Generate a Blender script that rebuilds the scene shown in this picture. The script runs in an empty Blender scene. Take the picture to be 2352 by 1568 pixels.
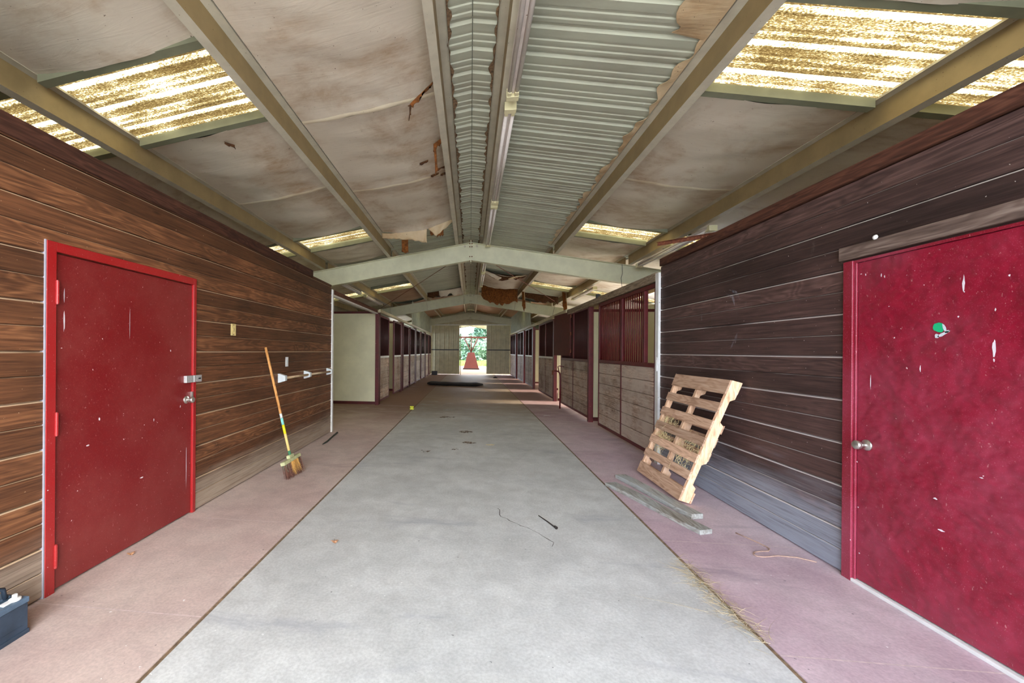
import bpy, math, random
from mathutils import Vector, Matrix
rnd = random.Random(7)
SC = bpy.context.scene
COL = SC.collection
PI = math.pi

# ---------------------------------------------------------------- colours and node helpers
def S(r, g, b):
    f = lambda c: (c/255/12.92) if c/255 <= .04045 else ((c/255+.055)/1.055)**2.4
    return (f(r), f(g), f(b), 1.0)

class NT:
    def __init__(self, name):
        self.m = bpy.data.materials.new(name); self.m.use_nodes = True
        self.t = self.m.node_tree; self.t.nodes.clear()
        self.out = self.t.nodes.new('ShaderNodeOutputMaterial')
    def n(self, typ, ins=None, **props):
        nd = self.t.nodes.new(typ)
        for k, v in props.items(): setattr(nd, k, v)
        for k, v in (ins or {}).items():
            if isinstance(v, bpy.types.NodeSocket): self.t.links.new(v, nd.inputs[k])
            else: nd.inputs[k].default_value = v
        return nd
    def math(self, op, a, b=0.0, c=0.0, clamp=False):
        return self.n('ShaderNodeMath', {0: a, 1: b, 2: c}, operation=op, use_clamp=clamp).outputs[0]
    def mix(self, f, a, b, blend='MIX'):
        return self.n('ShaderNodeMix', {0: f, 6: a, 7: b}, data_type='RGBA', blend_type=blend).outputs[2]
    def smooth(self, v, a, b, lo=0.0, hi=1.0):
        return self.n('ShaderNodeMapRange', {0: v, 1: a, 2: b, 3: lo, 4: hi}, interpolation_type='SMOOTHSTEP').outputs[0]
    def noise(self, vec, scale, detail=4, rough=.55, dist=0.0):
        return self.n('ShaderNodeTexNoise', {'Vector': vec, 'Scale': scale, 'Detail': detail, 'Roughness': rough, 'Distortion': dist}).outputs[0]
    def pos(self, world=True):
        if world: return self.n('ShaderNodeNewGeometry').outputs['Position']
        return self.n('ShaderNodeTexCoord').outputs['Object']
    def scl(self, vec, s, off=(0, 0, 0)):
        return self.n('ShaderNodeVectorMath', {0: vec, 1: s, 2: off}, operation='MULTIPLY_ADD').outputs[0]
    def sep(self, v): return self.n('ShaderNodeSeparateXYZ', {0: v}).outputs
    def comb(self, x, y, z): return self.n('ShaderNodeCombineXYZ', {0: x, 1: y, 2: z}).outputs[0]
    def ramp(self, f, stops):
        r = self.n('ShaderNodeValToRGB', {0: f}); e = r.color_ramp.elements
        while len(e) < len(stops): e.new(.5)
        for i, (p, c) in enumerate(stops): e[i].position = p; e[i].color = c
        return r.outputs[0]
    def bump(self, h, strength=.3, dist=.01):
        return self.n('ShaderNodeBump', {'Height': h, 'Strength': strength, 'Distance': dist}).outputs[0]
    def bsdf(self, col, rough=.7, normal=None, metal=0.0, spec=.4):
        ins = {'Base Color': col, 'Roughness': rough, 'Metallic': metal, 'Specular IOR Level': spec}
        if normal is not None: ins['Normal'] = normal
        b = self.n('ShaderNodeBsdfPrincipled', ins)
        self.t.links.new(b.outputs[0], self.out.inputs[0]); return self.m

def plain(name, col, rough=.7, var=.25, scale=6, metal=0.0, specks=None, world=False, bump=0.0, spec=.4):
    t = NT(name); p = t.pos(world)
    n = t.noise(p, scale, 5, .6)
    v = t.smooth(n, .25, .75, 1-var, 1+var*.6)
    c = t.mix(1.0, col, t.comb(v, v, v), 'MULTIPLY')
    if specks:
        s = t.smooth(t.noise(p, specks[1], 2, .5), specks[2], specks[2]+.04)
        c = t.mix(s, c, specks[0])
    nm = t.bump(n, bump, .01) if bump else None
    return t.bsdf(c, rough, nm, metal, spec)

def wall_wood(name, dark, mid, light, pale, grey, seed, wear_hi, lift=.62):
    t = NT(name); P = t.pos(); s = t.sep(P)
    z = t.math('DIVIDE', t.math('SUBTRACT', s[2], .008), .15)
    row = t.math('FLOOR', z); fr = t.math('FRACT', z)
    wide = t.math('FLOOR', t.math('MULTIPLY', z, .5))
    w = t.n('ShaderNodeTexWhiteNoise', {'W': t.math('ADD', row, seed)}, noise_dimensions='1D').outputs[0]
    w2 = t.n('ShaderNodeTexWhiteNoise', {'W': t.math('ADD', wide, seed+77.3)}, noise_dimensions='1D').outputs[0]
    yy = t.math('ADD', s[1], t.math('MULTIPLY', w, 37.0))
    v = t.comb(yy, t.math('MULTIPLY', w, 11.0), s[2])
    grain = t.noise(t.scl(v, (2.0, 1, 62)), 1.0, 6, .65, .3)
    fine = t.noise(t.scl(v, (9, 1, 240)), 1.0, 3, .6)
    low = t.noise(t.scl(v, (1.1, 1, 7.5)), 1.0, 2, .5, .6)
    fig = t.math('MULTIPLY_ADD', t.math('SINE', t.math('ADD', t.math('MULTIPLY', s[2], 40.0), t.math('MULTIPLY', low, 62.0))), .5, .5)
    kv = t.comb(t.math('MULTIPLY', yy, 1.5), t.math('MULTIPLY', fr, .9), t.math('MULTIPLY', row, 3.17))
    kd = t.n('ShaderNodeTexVoronoi', {'Vector': kv, 'Scale': 1.0}).outputs['Distance']
    knot = t.smooth(kd, .02, .10, 1.0, 0.0)
    g = t.math('ADD', t.math('MULTIPLY', grain, .75), t.math('MULTIPLY', t.math('MULTIPLY', fig, t.smooth(w, .35, .95, .02, 1.0)), .17), clamp=True)
    g = t.math('ADD', g, t.math('MULTIPLY', t.math('SUBTRACT', fine, .5), .28), clamp=True)
    c = t.ramp(g, [(.2, dark), (.46, mid), (.75, light)])
    br = t.math('ADD', t.math('MULTIPLY', w, .35), t.math('MULTIPLY', w2, .45))
    br = t.math('ADD', br, lift)
    bl = t.smooth(t.noise(t.scl(P, (1, .8, 1.6)), 1.3, 4, .6), .25, .75, .68, 1.3)
    br = t.math('MULTIPLY', br, bl)
    c = t.mix(1.0, c, t.comb(br, br, br), 'MULTIPLY')
    c = t.mix(t.math('MULTIPLY', knot, .75), c, dark)
    # sun and splash bleached boards low on the wall
    wn = t.noise(t.scl(v, (1.0, 1, 9)), 1.2, 5, .6)
    wz = t.math('ADD', t.smooth(s[2], .02, wear_hi, 1.0, 0.0), t.math('MULTIPLY', t.math('SUBTRACT', wn, .5), .75))
    wf = t.math('MULTIPLY', t.smooth(wz, .25, 1.0), t.smooth(grain, .25, .6, .45, 1.0), clamp=True)
    c = t.mix(wf, c, grey)
    # dusty upper edges of the boards
    e = t.math('MULTIPLY', t.smooth(fr, .90, .925), t.smooth(t.noise(t.scl(v, (1.5, 1, 1)), 1.0, 3, .5), .22, .5))
    odd = t.math('MODULO', row, 2.0)
    e = t.math('MULTIPLY', e, t.math('MAXIMUM', odd, t.math('MULTIPLY', t.smooth(fr, .955, .975), .6)))
    c = t.mix(t.math('MULTIPLY', e, .9), c, pale)
    sp = t.smooth(t.noise(P, 55, 2, .5), .745, .775)
    c = t.mix(t.math('MULTIPLY', sp, .8), c, pale)
    scf = t.smooth(t.noise(t.scl(P, (1, 2.2, 1.2)), 3.1, 6, .75), .62, .8)
    c = t.mix(t.math('MULTIPLY', scf, .10), c, pale)
    nm = t.bump(t.math('ADD', grain, t.math('MULTIPLY', fig, .25)), .35, .004)
    return t.bsdf(c, .62, nm, spec=.35)

def wood(name, dark, mid, light, axis, world=True, fscale=1.0, rowed=None, rough=.75, grey=None):
    t = NT(name); P = t.pos(world); s = t.sep(P)
    order = {'x': (0, 1, 2), 'y': (1, 0, 2), 'z': (2, 0, 1)}[axis]
    a, b, c_ = (s[i] for i in order)
    rnd_ = t.n('ShaderNodeObjectInfo').outputs['Random']
    if rowed:
        rr = t.math('FLOOR', t.math('DIVIDE', s[2], rowed))
        rnd_ = t.n('ShaderNodeTexWhiteNoise', {'W': t.math('ADD', rr, t.math('MULTIPLY', rnd_, 57.0))}, noise_dimensions='1D').outputs[0]
    v = t.comb(t.math('ADD', a, t.math('MULTIPLY', rnd_, 23.0)), b, c_)
    grain = t.noise(t.scl(v, (2.5*fscale, 45*fscale, 45*fscale)), 1.0, 5, .62, .3)
    low = t.noise(t.scl(v, (1.6, 9, 9)), 1.0, 2, .5, .5)
    fig = t.math('MULTIPLY_ADD', t.math('SINE', t.math('MULTIPLY', low, 55.0)), .5, .5)
    g = t.math('ADD', t.math('MULTIPLY', grain, .8), t.math('MULTIPLY', fig, .15))
    c = t.ramp(g, [(.25, dark), (.48, mid), (.72, light)])
    br = t.smooth(rnd_, 0, 1, .72, 1.22)
    c = t.mix(1.0, c, t.comb(br, br, br), 'MULTIPLY')
    if grey is not None:
        gf = t.smooth(t.noise(P, 2.2, 4, .6), .35, .7)
        c = t.mix(gf, c, grey)
    kd = t.n('ShaderNodeTexVoronoi', {'Vector': t.scl(v, (2.2, 5, 5)), 'Scale': 1.0}).outputs['Distance']
    c = t.mix(t.smooth(kd, .04, .14, .75, 0.0), c, dark)
    return t.bsdf(c, rough, t.bump(grain, .3, .004), spec=.3)

def concrete(name, base, alt, dirt, dark, dirt_from, dirt_to, amount):
    t = NT(name); P = t.pos(); s = t.sep(P)
    n1 = t.noise(P, .9, 6, .6, .3); n2 = t.noise(t.scl(P, (.5, 1.0, 1)), 2.6, 6, .65, .5); n3 = t.noise(P, 60, 3, .6)
    n4 = t.noise(t.scl(P, (.35, 1.4, 1), (5, 3, 0)), 1.6, 5, .65, .6)
    c = t.mix(t.smooth(n1, .36, .64), base, alt)
    mot = t.smooth(t.noise(P, 4.5, 6, .72, .4), .3, .72, .86, 1.06)
    c = t.mix(1.0, c, t.comb(mot, mot, mot), 'MULTIPLY')
    k = t.smooth(n3, .3, .7, .9, 1.08)
    c = t.mix(1.0, c, t.comb(k, k, k), 'MULTIPLY')
    c = t.mix(t.smooth(n4, .56, .74, 0, .62), c, dark)
    c = t.mix(t.smooth(t.noise(P, 7, 5, .7, .8), .64, .78, 0, .45), c, dark)
    far = t.smooth(s[1], dirt_from, dirt_to)
    d = t.math('MULTIPLY', t.smooth(t.math('ADD', n2, t.math('MULTIPLY', far, .33)), .38, .78), t.math('MULTIPLY_ADD', far, amount, .06))
    c = t.mix(d, c, dirt)
    blot = t.smooth(t.noise(t.scl(P, (.6, 1.6, 1)), 2.1, 5, .7, .8), .6, .76)
    c = t.mix(t.math('MULTIPLY', blot, t.math('MULTIPLY_ADD', far, .6, .05)), c, S(58, 46, 36))
    chips = t.smooth(t.noise(P, 26, 2, .5), .745, .775)
    c = t.mix(t.math('MULTIPLY', chips, .7), c, S(235, 235, 232))
    spots = t.smooth(t.noise(t.scl(P, (1, 1, 1), (9, 4, 2)), 31, 2, .5), .745, .77)
    c = t.mix(t.math('MULTIPLY', spots, .6), c, S(60, 60, 64))
    nm = t.bump(t.math('ADD', n3, n1), .05, .004)
    return t.bsdf(c, .7, nm, spec=.3)

def vinyl(name, base, stain, amount):
    t = NT(name); P = t.pos()
    n1 = t.noise(P, 1.1, 6, .65, .4); n2 = t.noise(t.scl(P, (1, 2.5, 1)), 3.0, 6, .7)
    f = t.math('MULTIPLY', t.smooth(n1, .44, .66), t.smooth(n2, .35, .65, .35, 1.0))
    c = t.mix(t.math('MULTIPLY', f, amount), base, stain)
    c = t.mix(t.smooth(t.noise(P, 45, 2, .5), .735, .77), c, S(80, 62, 42))
    cr = t.noise(t.scl(P, (1.2, 9, 1)), 1.5, 4, .6, .7)
    return t.bsdf(c, .5, t.bump(cr, .12, .03), spec=.35)

def skylight_mat():
    t = NT('stained_fibreglass'); P = t.pos(); s = t.sep(P)
    ph = t.math('FRACT', t.math('DIVIDE', s[1], .305))
    rib = t.math('MULTIPLY', t.smooth(ph, .76, .84), t.smooth(ph, .97, 1.0, 1.0, 0.0))
    ma = t.math('MULTIPLY', t.smooth(ph, .24, .28), t.smooth(ph, .37, .41, 1.0, 0.0))
    mb = t.math('MULTIPLY', t.smooth(ph, .50, .54), t.smooth(ph, .62, .66, 1.0, 0.0))
    ribs = t.math('ADD', t.math('MULTIPLY', rib, .34), t.math('MULTIPLY', t.math('ADD', ma, mb), .16))
    st = t.noise(t.scl(P, (1.0, 11, 1)), 1.0, 5, .65, .3)
    sp = t.noise(t.scl(P, (.45, 1, 1)), 105, 3, .75)
    sl = t.noise(P, 2.4, 5, .6)
    d = t.math('ADD', t.math('MULTIPLY', st, .75), t.math('MULTIPLY', t.math('SUBTRACT', sp, .5), 1.5))
    d = t.math('ADD', d, t.math('MULTIPLY', t.math('SUBTRACT', sl, .5), .8))
    d = t.math('SUBTRACT', d, ribs)
    c = t.ramp(d, [(.02, (.46, .39, .22, 1)), (.16, (.115, .086, .036, 1)), (.32, (.046, .030, .0095, 1)), (.58, (.019, .011, .0034, 1))])
    tr = t.n('ShaderNodeBsdfTranslucent', {'Color': c})
    df = t.n('ShaderNodeBsdfDiffuse', {'Color': c})
    mx = t.n('ShaderNodeMixShader', {0: .15, 1: tr.outputs[0], 2: df.outputs[0]})
    t.t.links.new(mx.outputs[0], t.out.inputs[0]); return t.m

def red_paint(name, base, dust, dustamt, rough, chips, dents=0.0):
    t = NT(name); P = t.pos(); s = t.sep(P)
    n1 = t.noise(P, 1.7, 5, .6); n2 = t.noise(P, 11, 5, .7)
    f = t.math('MULTIPLY', t.smooth(n1, .35, .7), t.smooth(n2, .3, .7, .5, 1.0))
    low = t.smooth(s[2], .0, .7, .35, 0.0)
    c = t.mix(t.math('MULTIPLY', t.math('ADD', f, low, clamp=True), dustamt), base, dust)
    c = t.mix(t.math('MULTIPLY', t.smooth(t.noise(P, 170, 2, .6), .60, .68), .55), c, dust)
    c = t.mix(t.math('MULTIPLY', t.smooth(t.noise(t.scl(P, (1, 1, .5)), 95, 2, .55), .69, .74), .4), c, S(206, 160, 156))
    if chips:
        c = t.mix(t.smooth(t.noise(P, 42, 2, .5), .755, .775), c, S(225, 200, 200))
    h = t.noise(t.scl(P, (1, 1, 1.4)), 3.6, 3, .5)
    nm = t.bump(h, dents, .05) if dents else t.bump(n2, .05, .005)
    return t.bsdf(c, rough, nm, spec=.5)

def roof_metal(name, base, dirt):
    t = NT(name); P = t.pos()
    f = t.smooth(t.noise(t.scl(P, (.6, 2.0, 1)), 2.0, 6, .65), .4, .75)
    c = t.mix(t.math('MULTIPLY', f, .5), base, dirt)
    c = t.mix(t.smooth(t.noise(P, 1.2, 5, .7, 1.0), .66, .8, 0, .35), c, S(235, 240, 235))
    return t.bsdf(c, .5, None, .1, .4)

M = {}
M['wallL'] = wall_wood('dark_stained_boards', S(48, 27, 14), S(96, 61, 38), S(142, 98, 64), S(200, 172, 140), S(168, 152, 134), 3.0, .62, .86)
M['wallR'] = wall_wood('weathered_dark_boards', S(42, 28, 25), S(74, 54, 49), S(112, 86, 78), S(214, 204, 196), S(150, 155, 164), 41.0, .95, .74)
M['cap'] = wood('dark_cap_board', S(48, 26, 18), S(72, 42, 30), S(98, 62, 46), 'y')
M['stall_boards'] = wood('grey_stall_boards', S(108, 84, 68), S(164, 140, 120), S(206, 186, 166), 'y', rowed=.209, grey=S(180, 164, 148))
M['header_wood'] = wood('pale_header_wood', S(96, 80, 62), S(140, 122, 100), S(178, 162, 138), 'y')
M['header_dark'] = wood('brown_header_wood', S(62, 36, 26), S(92, 56, 42), S(120, 80, 62), 'y')
M['lintel'] = wood('weathered_lintel_board', S(78, 62, 54), S(122, 102, 90), S(160, 142, 128), 'y')
M['plank'] = wood('grey_weathered_plank', S(96, 84, 70), S(150, 146, 136), S(184, 184, 176), 'y', grey=S(166, 172, 168))
M['pal_b'] = wood('pallet_boards', S(164, 124, 96), S(206, 168, 138), S(228, 196, 168), 'y', world=False)
M['pal_s'] = wood('pallet_stringers', S(192, 144, 108), S(232, 190, 152), S(244, 210, 178), 'z', world=False)
M['handle_wood'] = wood('broom_handle_wood', S(150, 98, 48), S(196, 140, 80), S(214, 166, 110), 'z', world=False)
M['dowel'] = wood('dowel_wood', S(150, 124, 92), S(192, 168, 134), S(210, 188, 158), 'y')
M['slab'] = concrete('grey_concrete', S(203, 205, 202), S(188, 190, 187), S(148, 128, 106), S(150, 153, 160), 7.0, 13.0, .95)
M['slabL'] = concrete('pink_tinted_concrete', S(206, 188, 178), S(194, 172, 164), S(140, 108, 86), S(164, 142, 138), 6.5, 12.5, .9)
M['slabR'] = concrete('mauve_tinted_concrete', S(204, 186, 190), S(190, 166, 174), S(136, 100, 88), S(134, 122, 132), 7.0, 14.0, .75)
M['joint'] = plain('dirt_in_joint', S(128, 106, 82), .95, .5, 30, world=True)
M['scored'] = plain('scored_line', S(206, 188, 184), .9, .2, 30, world=True)
M['crack'] = plain('crack_dirt', S(96, 90, 86), .95, .4, 50, world=True)
M['vinyl'] = vinyl('white_vinyl_facing', S(210, 200, 180), S(158, 126, 88), .78)
M['seam'] = vinyl('cream_seam_fold', S(216, 206, 178), S(170, 142, 104), .5)
M['vinylB'] = vinyl('yellowed_vinyl_facing', S(196, 176, 140), S(150, 112, 66), .6)
M['vinylC'] = vinyl('tan_vinyl_facing', S(184, 150, 120), S(140, 98, 66), .5)
M['fibre'] = plain('brown_glass_wool', S(118, 70, 28), .98, .6, 22, bump=.6)
M['remnant'] = plain('dirty_insulation_edge', S(128, 104, 76), .95, .7, 40, bump=.4)
M['fibre_dark'] = plain('dark_glass_wool', S(78, 48, 22), .98, .6, 20, bump=.6)
M['roof'] = roof_metal('pale_green_roof_sheet', S(180, 184, 162), S(140, 134, 116))
M['siding'] = plain('khaki_siding', S(194, 186, 150), .55, .18, 3, world=True)
M['siding_in'] = plain('pale_green_siding', S(184, 190, 166), .55, .2, 3, world=True)
M['purlin'] = plain('cream_purlin_paint', S(192, 186, 164), .5, .15, 5, specks=(S(96, 66, 40), 60, .72), world=True)
M['purlin_web'] = plain('shaded_tan_purlin_web', S(150, 130, 90), .45, .15, 5, specks=(S(96, 66, 40), 60, .72), world=True)  # purlin colour darkened to tan: shading of the web put into the colour
M['channel'] = plain('grey_green_channel', S(128, 130, 106), .5, .12, 5, world=True)
M['rafter'] = plain('pale_green_beam_paint', S(208, 208, 178), .5, .08, 5, specks=(S(120, 108, 84), 60, .74), world=True)
M['rust'] = plain('rusty_steel', S(112, 62, 40), .85, .5, 30, specks=(S(190, 160, 130), 60, .68))
M['sky'] = skylight_mat()
M['doorL'] = red_paint('brick_red_door_paint', S(118, 16, 22), S(146, 72, 66), .42, .42, True)
M['frameL'] = red_paint('bright_red_frame_paint', S(156, 18, 24), S(170, 70, 66), .3, .35, True)
M['doorR'] = red_paint('crimson_door_paint', S(134, 14, 40), S(160, 76, 96), .42, .42, True, .9)
M['frameR'] = red_paint('crimson_frame_paint', S(126, 14, 34), S(190, 100, 124), .35, .35, True)
M['maroon'] = plain('maroon_steel_paint', S(88, 20, 23), .5, .25, 9, specks=(S(170, 120, 112), 45, .72))
M['maroon_shade'] = plain('shaded_maroon_bars', S(50, 15, 15), .6, .25, 9)  # darker copy of the maroon: gloom of the stalls put into the bar colour
M['maroon_dk'] = plain('dark_maroon_paint', S(80, 20, 18), .55, .25, 9, specks=(S(130, 100, 92), 45, .75))
M['white_panel'] = plain('white_board_paint', S(208, 204, 170), .6, .1, 2, specks=(S(120, 112, 92), 38, .74), world=True)
M['white_trim'] = plain('white_trim_paint', S(222, 222, 216), .5, .12, 8, specks=(S(120, 116, 108), 40, .72))
M['edge_grey'] = plain('grey_bare_edge', S(150, 148, 158), .6, .15, 12)
M['flash'] = plain('grey_flashing', S(112, 116, 102), .6, .2, 8)
M['cream'] = plain('cream_track_paint', S(186, 174, 140), .55, .2, 8)
M['chrome'] = plain('brushed_steel', S(200, 198, 190), .28, .1, 20, metal=.9)
M['zinc'] = plain('zinc_plate', S(190, 190, 188), .45, .15, 40, metal=.4, specks=(S(130, 84, 60), 60, .68))
M['white'] = plain('white_plastic', S(228, 230, 228), .4, .06, 10)
M['clearw'] = plain('milky_plastic', S(206, 214, 214), .35, .08, 10)
M['cream_pl'] = plain('yellowed_plastic', S(226, 204, 138), .45, .08, 20)
M['tube'] = plain('milky_tube_glass', S(226, 220, 212), .25, .08, 14, specks=(S(110, 84, 60), 50, .74))
M['lampend'] = plain('ivory_lampholder', S(222, 216, 172), .5, .08, 20)
M['fixture'] = plain('dusty_white_enamel', S(206, 196, 186), .45, .12, 12, specks=(S(120, 80, 56), 55, .70))
M['black'] = plain('black_plastic', S(38, 40, 44), .5, .25, 9)
M['battery'] = plain('dusty_blue_black_case', S(52, 66, 82), .5, .4, 7)
M['battery_lid'] = plain('dusty_grey_blue_lid', S(84, 104, 124), .5, .35, 9)
M['rubber'] = plain('black_rubber', S(34, 28, 26), .85, .4, 6, bump=.4)
M['hay'] = plain('dry_hay', S(230, 212, 158), .9, .3, 30)
M['dry_stem'] = plain('dry_stems', S(186, 170, 136), .9, .35, 30)
M['bristle'] = plain('brown_bristles', S(112, 72, 58), .8, .35, 40)
M['bristle_g'] = plain('grey_green_bristles', S(120, 126, 104), .8, .35, 40)
M['straw'] = plain('golden_straw', S(222, 172, 96), .8, .25, 40)
M['headp'] = plain('pale_green_broom_head', S(184, 186, 140), .6, .25, 25)
M['aqua'] = plain('aqua_tape', S(128, 206, 196), .5, .08, 20)
M['silver'] = plain('silver_tape', S(206, 206, 200), .4, .08, 20)
M['yellow'] = plain('yellow_tape', S(226, 214, 30), .5, .08, 20)
M['pale_wood'] = plain('pale_yellow_paint', S(222, 196, 122), .6, .1, 20)
M['green_tape'] = plain('green_paint', S(60, 120, 84), .6, .1, 20)
M['lemon'] = plain('lemon_plastic', S(216, 222, 50), .5, .1, 20)
M['leaf'] = plain('dry_leaf_brown', S(178, 134, 100), .85, .25, 40)
M['litter'] = plain('dark_dry_litter', S(88, 66, 46), .95, .4, 40)
M['stick'] = plain('dark_stick', S(44, 38, 34), .8, .3, 30)
M['hose'] = plain('dark_green_hose', S(52, 58, 46), .7, .3, 20)
M['rope'] = plain('tan_cord', S(176, 146, 128), .9, .2, 60)
M['scuff'] = plain('bare_white_chip', S(226, 216, 220), .7, .1, 40)
M['scuff_d'] = plain('chalk_smear', S(156, 146, 146), .9, .3, 14)
M['green_st'] = plain('green_sticker', S(30, 178, 118), .4, .1, 60)
M['white_st'] = plain('torn_white_paper', S(206, 214, 218), .8, .15, 60)
M['walker'] = plain('faded_red_steel', S(92, 40, 31), .6, .15, 4)
M['walker_d'] = plain('brown_red_steel', S(84, 40, 30), .6, .2, 6)
M['dirt'] = plain('tan_dirt', S(134, 106, 78), .95, .25, 1.2, world=True, bump=.3)
M['gravel'] = plain('pale_gravel', S(176, 172, 164), .95, .2, 2.2, world=True)
M['field'] = plain('field_grass', S(116, 138, 74), .95, .3, .5, world=True)
M['grassb'] = plain('bright_grass', S(112, 146, 58), .8, .35, 1.5, world=True)
M['leavesA'] = plain('pale_green_foliage', S(92, 118, 94), .7, .4, .8, world=True)
M['leavesB'] = plain('deep_green_foliage', S(66, 96, 76), .7, .4, .8, world=True)
M['bark'] = plain('grey_bark', S(96, 82, 68), .9, .3, 6, world=True)

# ---------------------------------------------------------------- mesh builder
BASE = {}
class MB:
    def __init__(s): s.v = []; s.f = []; s.mi = []; s.m = 0
    def add(s, vs, fs):
        o = len(s.v); s.v += [tuple(p) for p in vs]
        for f in fs: s.f.append([o+i for i in f]); s.mi.append(s.m)
        return s
    def hexa(s, p):
        return s.add(p, [(0, 3, 2, 1), (4, 5, 6, 7), (0, 1, 5, 4), (1, 2, 6, 5), (2, 3, 7, 6), (3, 0, 4, 7)])
    def box(s, x0, y0, z0, x1, y1, z1):
        x0, x1 = min(x0, x1), max(x0, x1); y0, y1 = min(y0, y1), max(y0, y1); z0, z1 = min(z0, z1), max(z0, z1)
        return s.hexa([(x0, y0, z0), (x1, y0, z0), (x1, y1, z0), (x0, y1, z0), (x0, y0, z1), (x1, y0, z1), (x1, y1, z1), (x0, y1, z1)])
    def frame(s, o, a, b, c, r):
        """box in a local frame: origin o, axes a b c, ranges r=((a0,a1),(b0,b1),(c0,c1))"""
        q = []
        for k in r[2]:
            for i, j in ((r[0][0], r[1][0]), (r[0][1], r[1][0]), (r[0][1], r[1][1]), (r[0][0], r[1][1])):
                q.append(o+a*i+b*j+c*k)
        return s.hexa(q)
    def bar(s, p0, p1, w, h, up=(0, 0, 1)):
        p0, p1 = Vector(p0), Vector(p1); d = (p1-p0); L = d.length; d.normalize()
        u = Vector(up); u = u-d*u.dot(d)
        if u.length < 1e-4: u = Vector((1, 0, 0))-d*d.x
        u.normalize(); sd = d.cross(u)
        return s.frame(p0, d, sd, u, ((0, L), (-w/2, w/2), (-h/2, h/2)))
    def tube(s, pts, r, n=10, caps=True):
        pts = [Vector(p) for p in pts]; R = r if isinstance(r, (list, tuple)) else [r]*len(pts)
        rings = []; ref = None
        for i, p in enumerate(pts):
            d = (pts[min(i+1, len(pts)-1)]-pts[max(i-1, 0)]).normalized()
            if ref is None: ref = Vector((0, 0, 1)) if abs(d.z) < .9 else Vector((1, 0, 0))
            u = (ref-d*ref.dot(d)).normalized(); w = d.cross(u); ref = u
            rings.append([p+u*math.cos(2*PI*k/n)*R[i]+w*math.sin(2*PI*k/n)*R[i] for k in range(n)])
        vs = [q for g in rings for q in g]; fs = []
        for i in range(len(pts)-1):
            for k in range(n): fs.append((i*n+k, i*n+(k+1) % n, (i+1)*n+(k+1) % n, (i+1)*n+k))
        if caps: fs += [tuple(range(n))[::-1], tuple(range((len(pts)-1)*n, len(pts)*n))]
        return s.add(vs, fs)
    def lathe(s, c, ax, prof, n=20):
        c = Vector(c); ax = Vector(ax).normalized()
        return s.tube([c+ax*h for r, h in prof], [max(r, .0005) for r, h in prof], n) if len(prof) > 1 else s
    def prism(s, poly, o, a, b, c, L0, L1):
        """poly in (a,b), extruded along c from L0 to L1"""
        o, a, b, c = Vector(o), Vector(a), Vector(b), Vector(c); n = len(poly)
        vs = [o+a*x+b*y+c*L0 for x, y in poly]+[o+a*x+b*y+c*L1 for x, y in poly]
        fs = [tuple(range(n))[::-1], tuple(range(n, 2*n))]+[(i, (i+1) % n, n+(i+1) % n, n+i) for i in range(n)]
        return s.add(vs, fs)
    def grid(s, fn, nu, nv):
        vs = [fn(i/nu, j/nv) for j in range(nv+1) for i in range(nu+1)]
        return s.add(vs, [(j*(nu+1)+i, j*(nu+1)+i+1, (j+1)*(nu+1)+i+1, (j+1)*(nu+1)+i) for j in range(nv) for i in range(nu)])
    def blade(s, p, d, w, bend=(0, 0, 0), seg=2):
        p, d, b = Vector(p), Vector(d), Vector(bend)
        sd = d.cross(Vector((rnd.uniform(-1, 1), rnd.uniform(-1, 1), rnd.uniform(-1, 1))))
        if sd.length < 1e-6: sd = Vector((1, 0, 0))
        sd = sd.normalized()*w
        vs = []
        for i in range(seg+1):
            t = i/seg; q = p+d*t+b*t*t; k = 1-.7*t
            vs += [q-sd*k, q+sd*k]
        return s.add(vs, [(2*i, 2*i+1, 2*i+3, 2*i+2) for i in range(seg)])
    def build(s, name, mats, parent=None, origin=None, smooth=False, bevel=0, solid=0):
        if not isinstance(mats, (list, tuple)): mats = [mats]
        if parent is not None: org = BASE[parent.name]
        elif origin is None: org = Vector((0, 0, 0))
        elif origin == 'base':
            xs, ys, zs = zip(*s.v); org = Vector(((min(xs)+max(xs))/2, (min(ys)+max(ys))/2, min(zs)))
        else: org = Vector(origin)
        me = bpy.data.meshes.new(name)
        me.from_pydata([tuple(Vector(p)-org) for p in s.v], [], s.f)
        for m in mats: me.materials.append(m)
        me.polygons.foreach_set('material_index', s.mi)
        if smooth: me.polygons.foreach_set('use_smooth', [True]*len(s.f))
        me.update()
        o = bpy.data.objects.new(name, me); COL.objects.link(o)
        if parent is not None: o.parent = parent
        else: o.location = org
        BASE[o.name] = org
        if solid:
            md = o.modifiers.new('thickness', 'SOLIDIFY'); md.thickness = solid; md.offset = 0
        if bevel:
            md = o.modifiers.new('edges', 'BEVEL'); md.width = bevel; md.segments = 2; md.limit_method = 'ANGLE'
        return o

def tag(o, label=None, cat=None, group=None, kind=None):
    if label: o['label'] = label
    if cat: o['category'] = cat
    if group: o['group'] = group
    if kind: o['kind'] = kind
    return o
def thing(name, loc, label, cat, group=None):
    o = bpy.data.objects.new(name, None); COL.objects.link(o); o.location = loc; o.empty_display_size = .1
    BASE[o.name] = Vector(loc); return tag(o, label, cat, group)
def struct(o, label, cat): return tag(o, label, cat, kind='structure')

# ---------------------------------------------------------------- main dimensions
WX = 2.58                       # face of the plank walls
Y0, YE = -2.5, 26.3             # open front, far gable
RH, SL = 4.272, .1665           # underside of the roof sheet at the ridge, pitch
EX = 6.35
YC = 34.1                       # end of the canopy beyond the far gable
zr = lambda x: RH-SL*abs(x)
JL, JR = -1.50, 1.555           # the two floor joints

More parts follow.
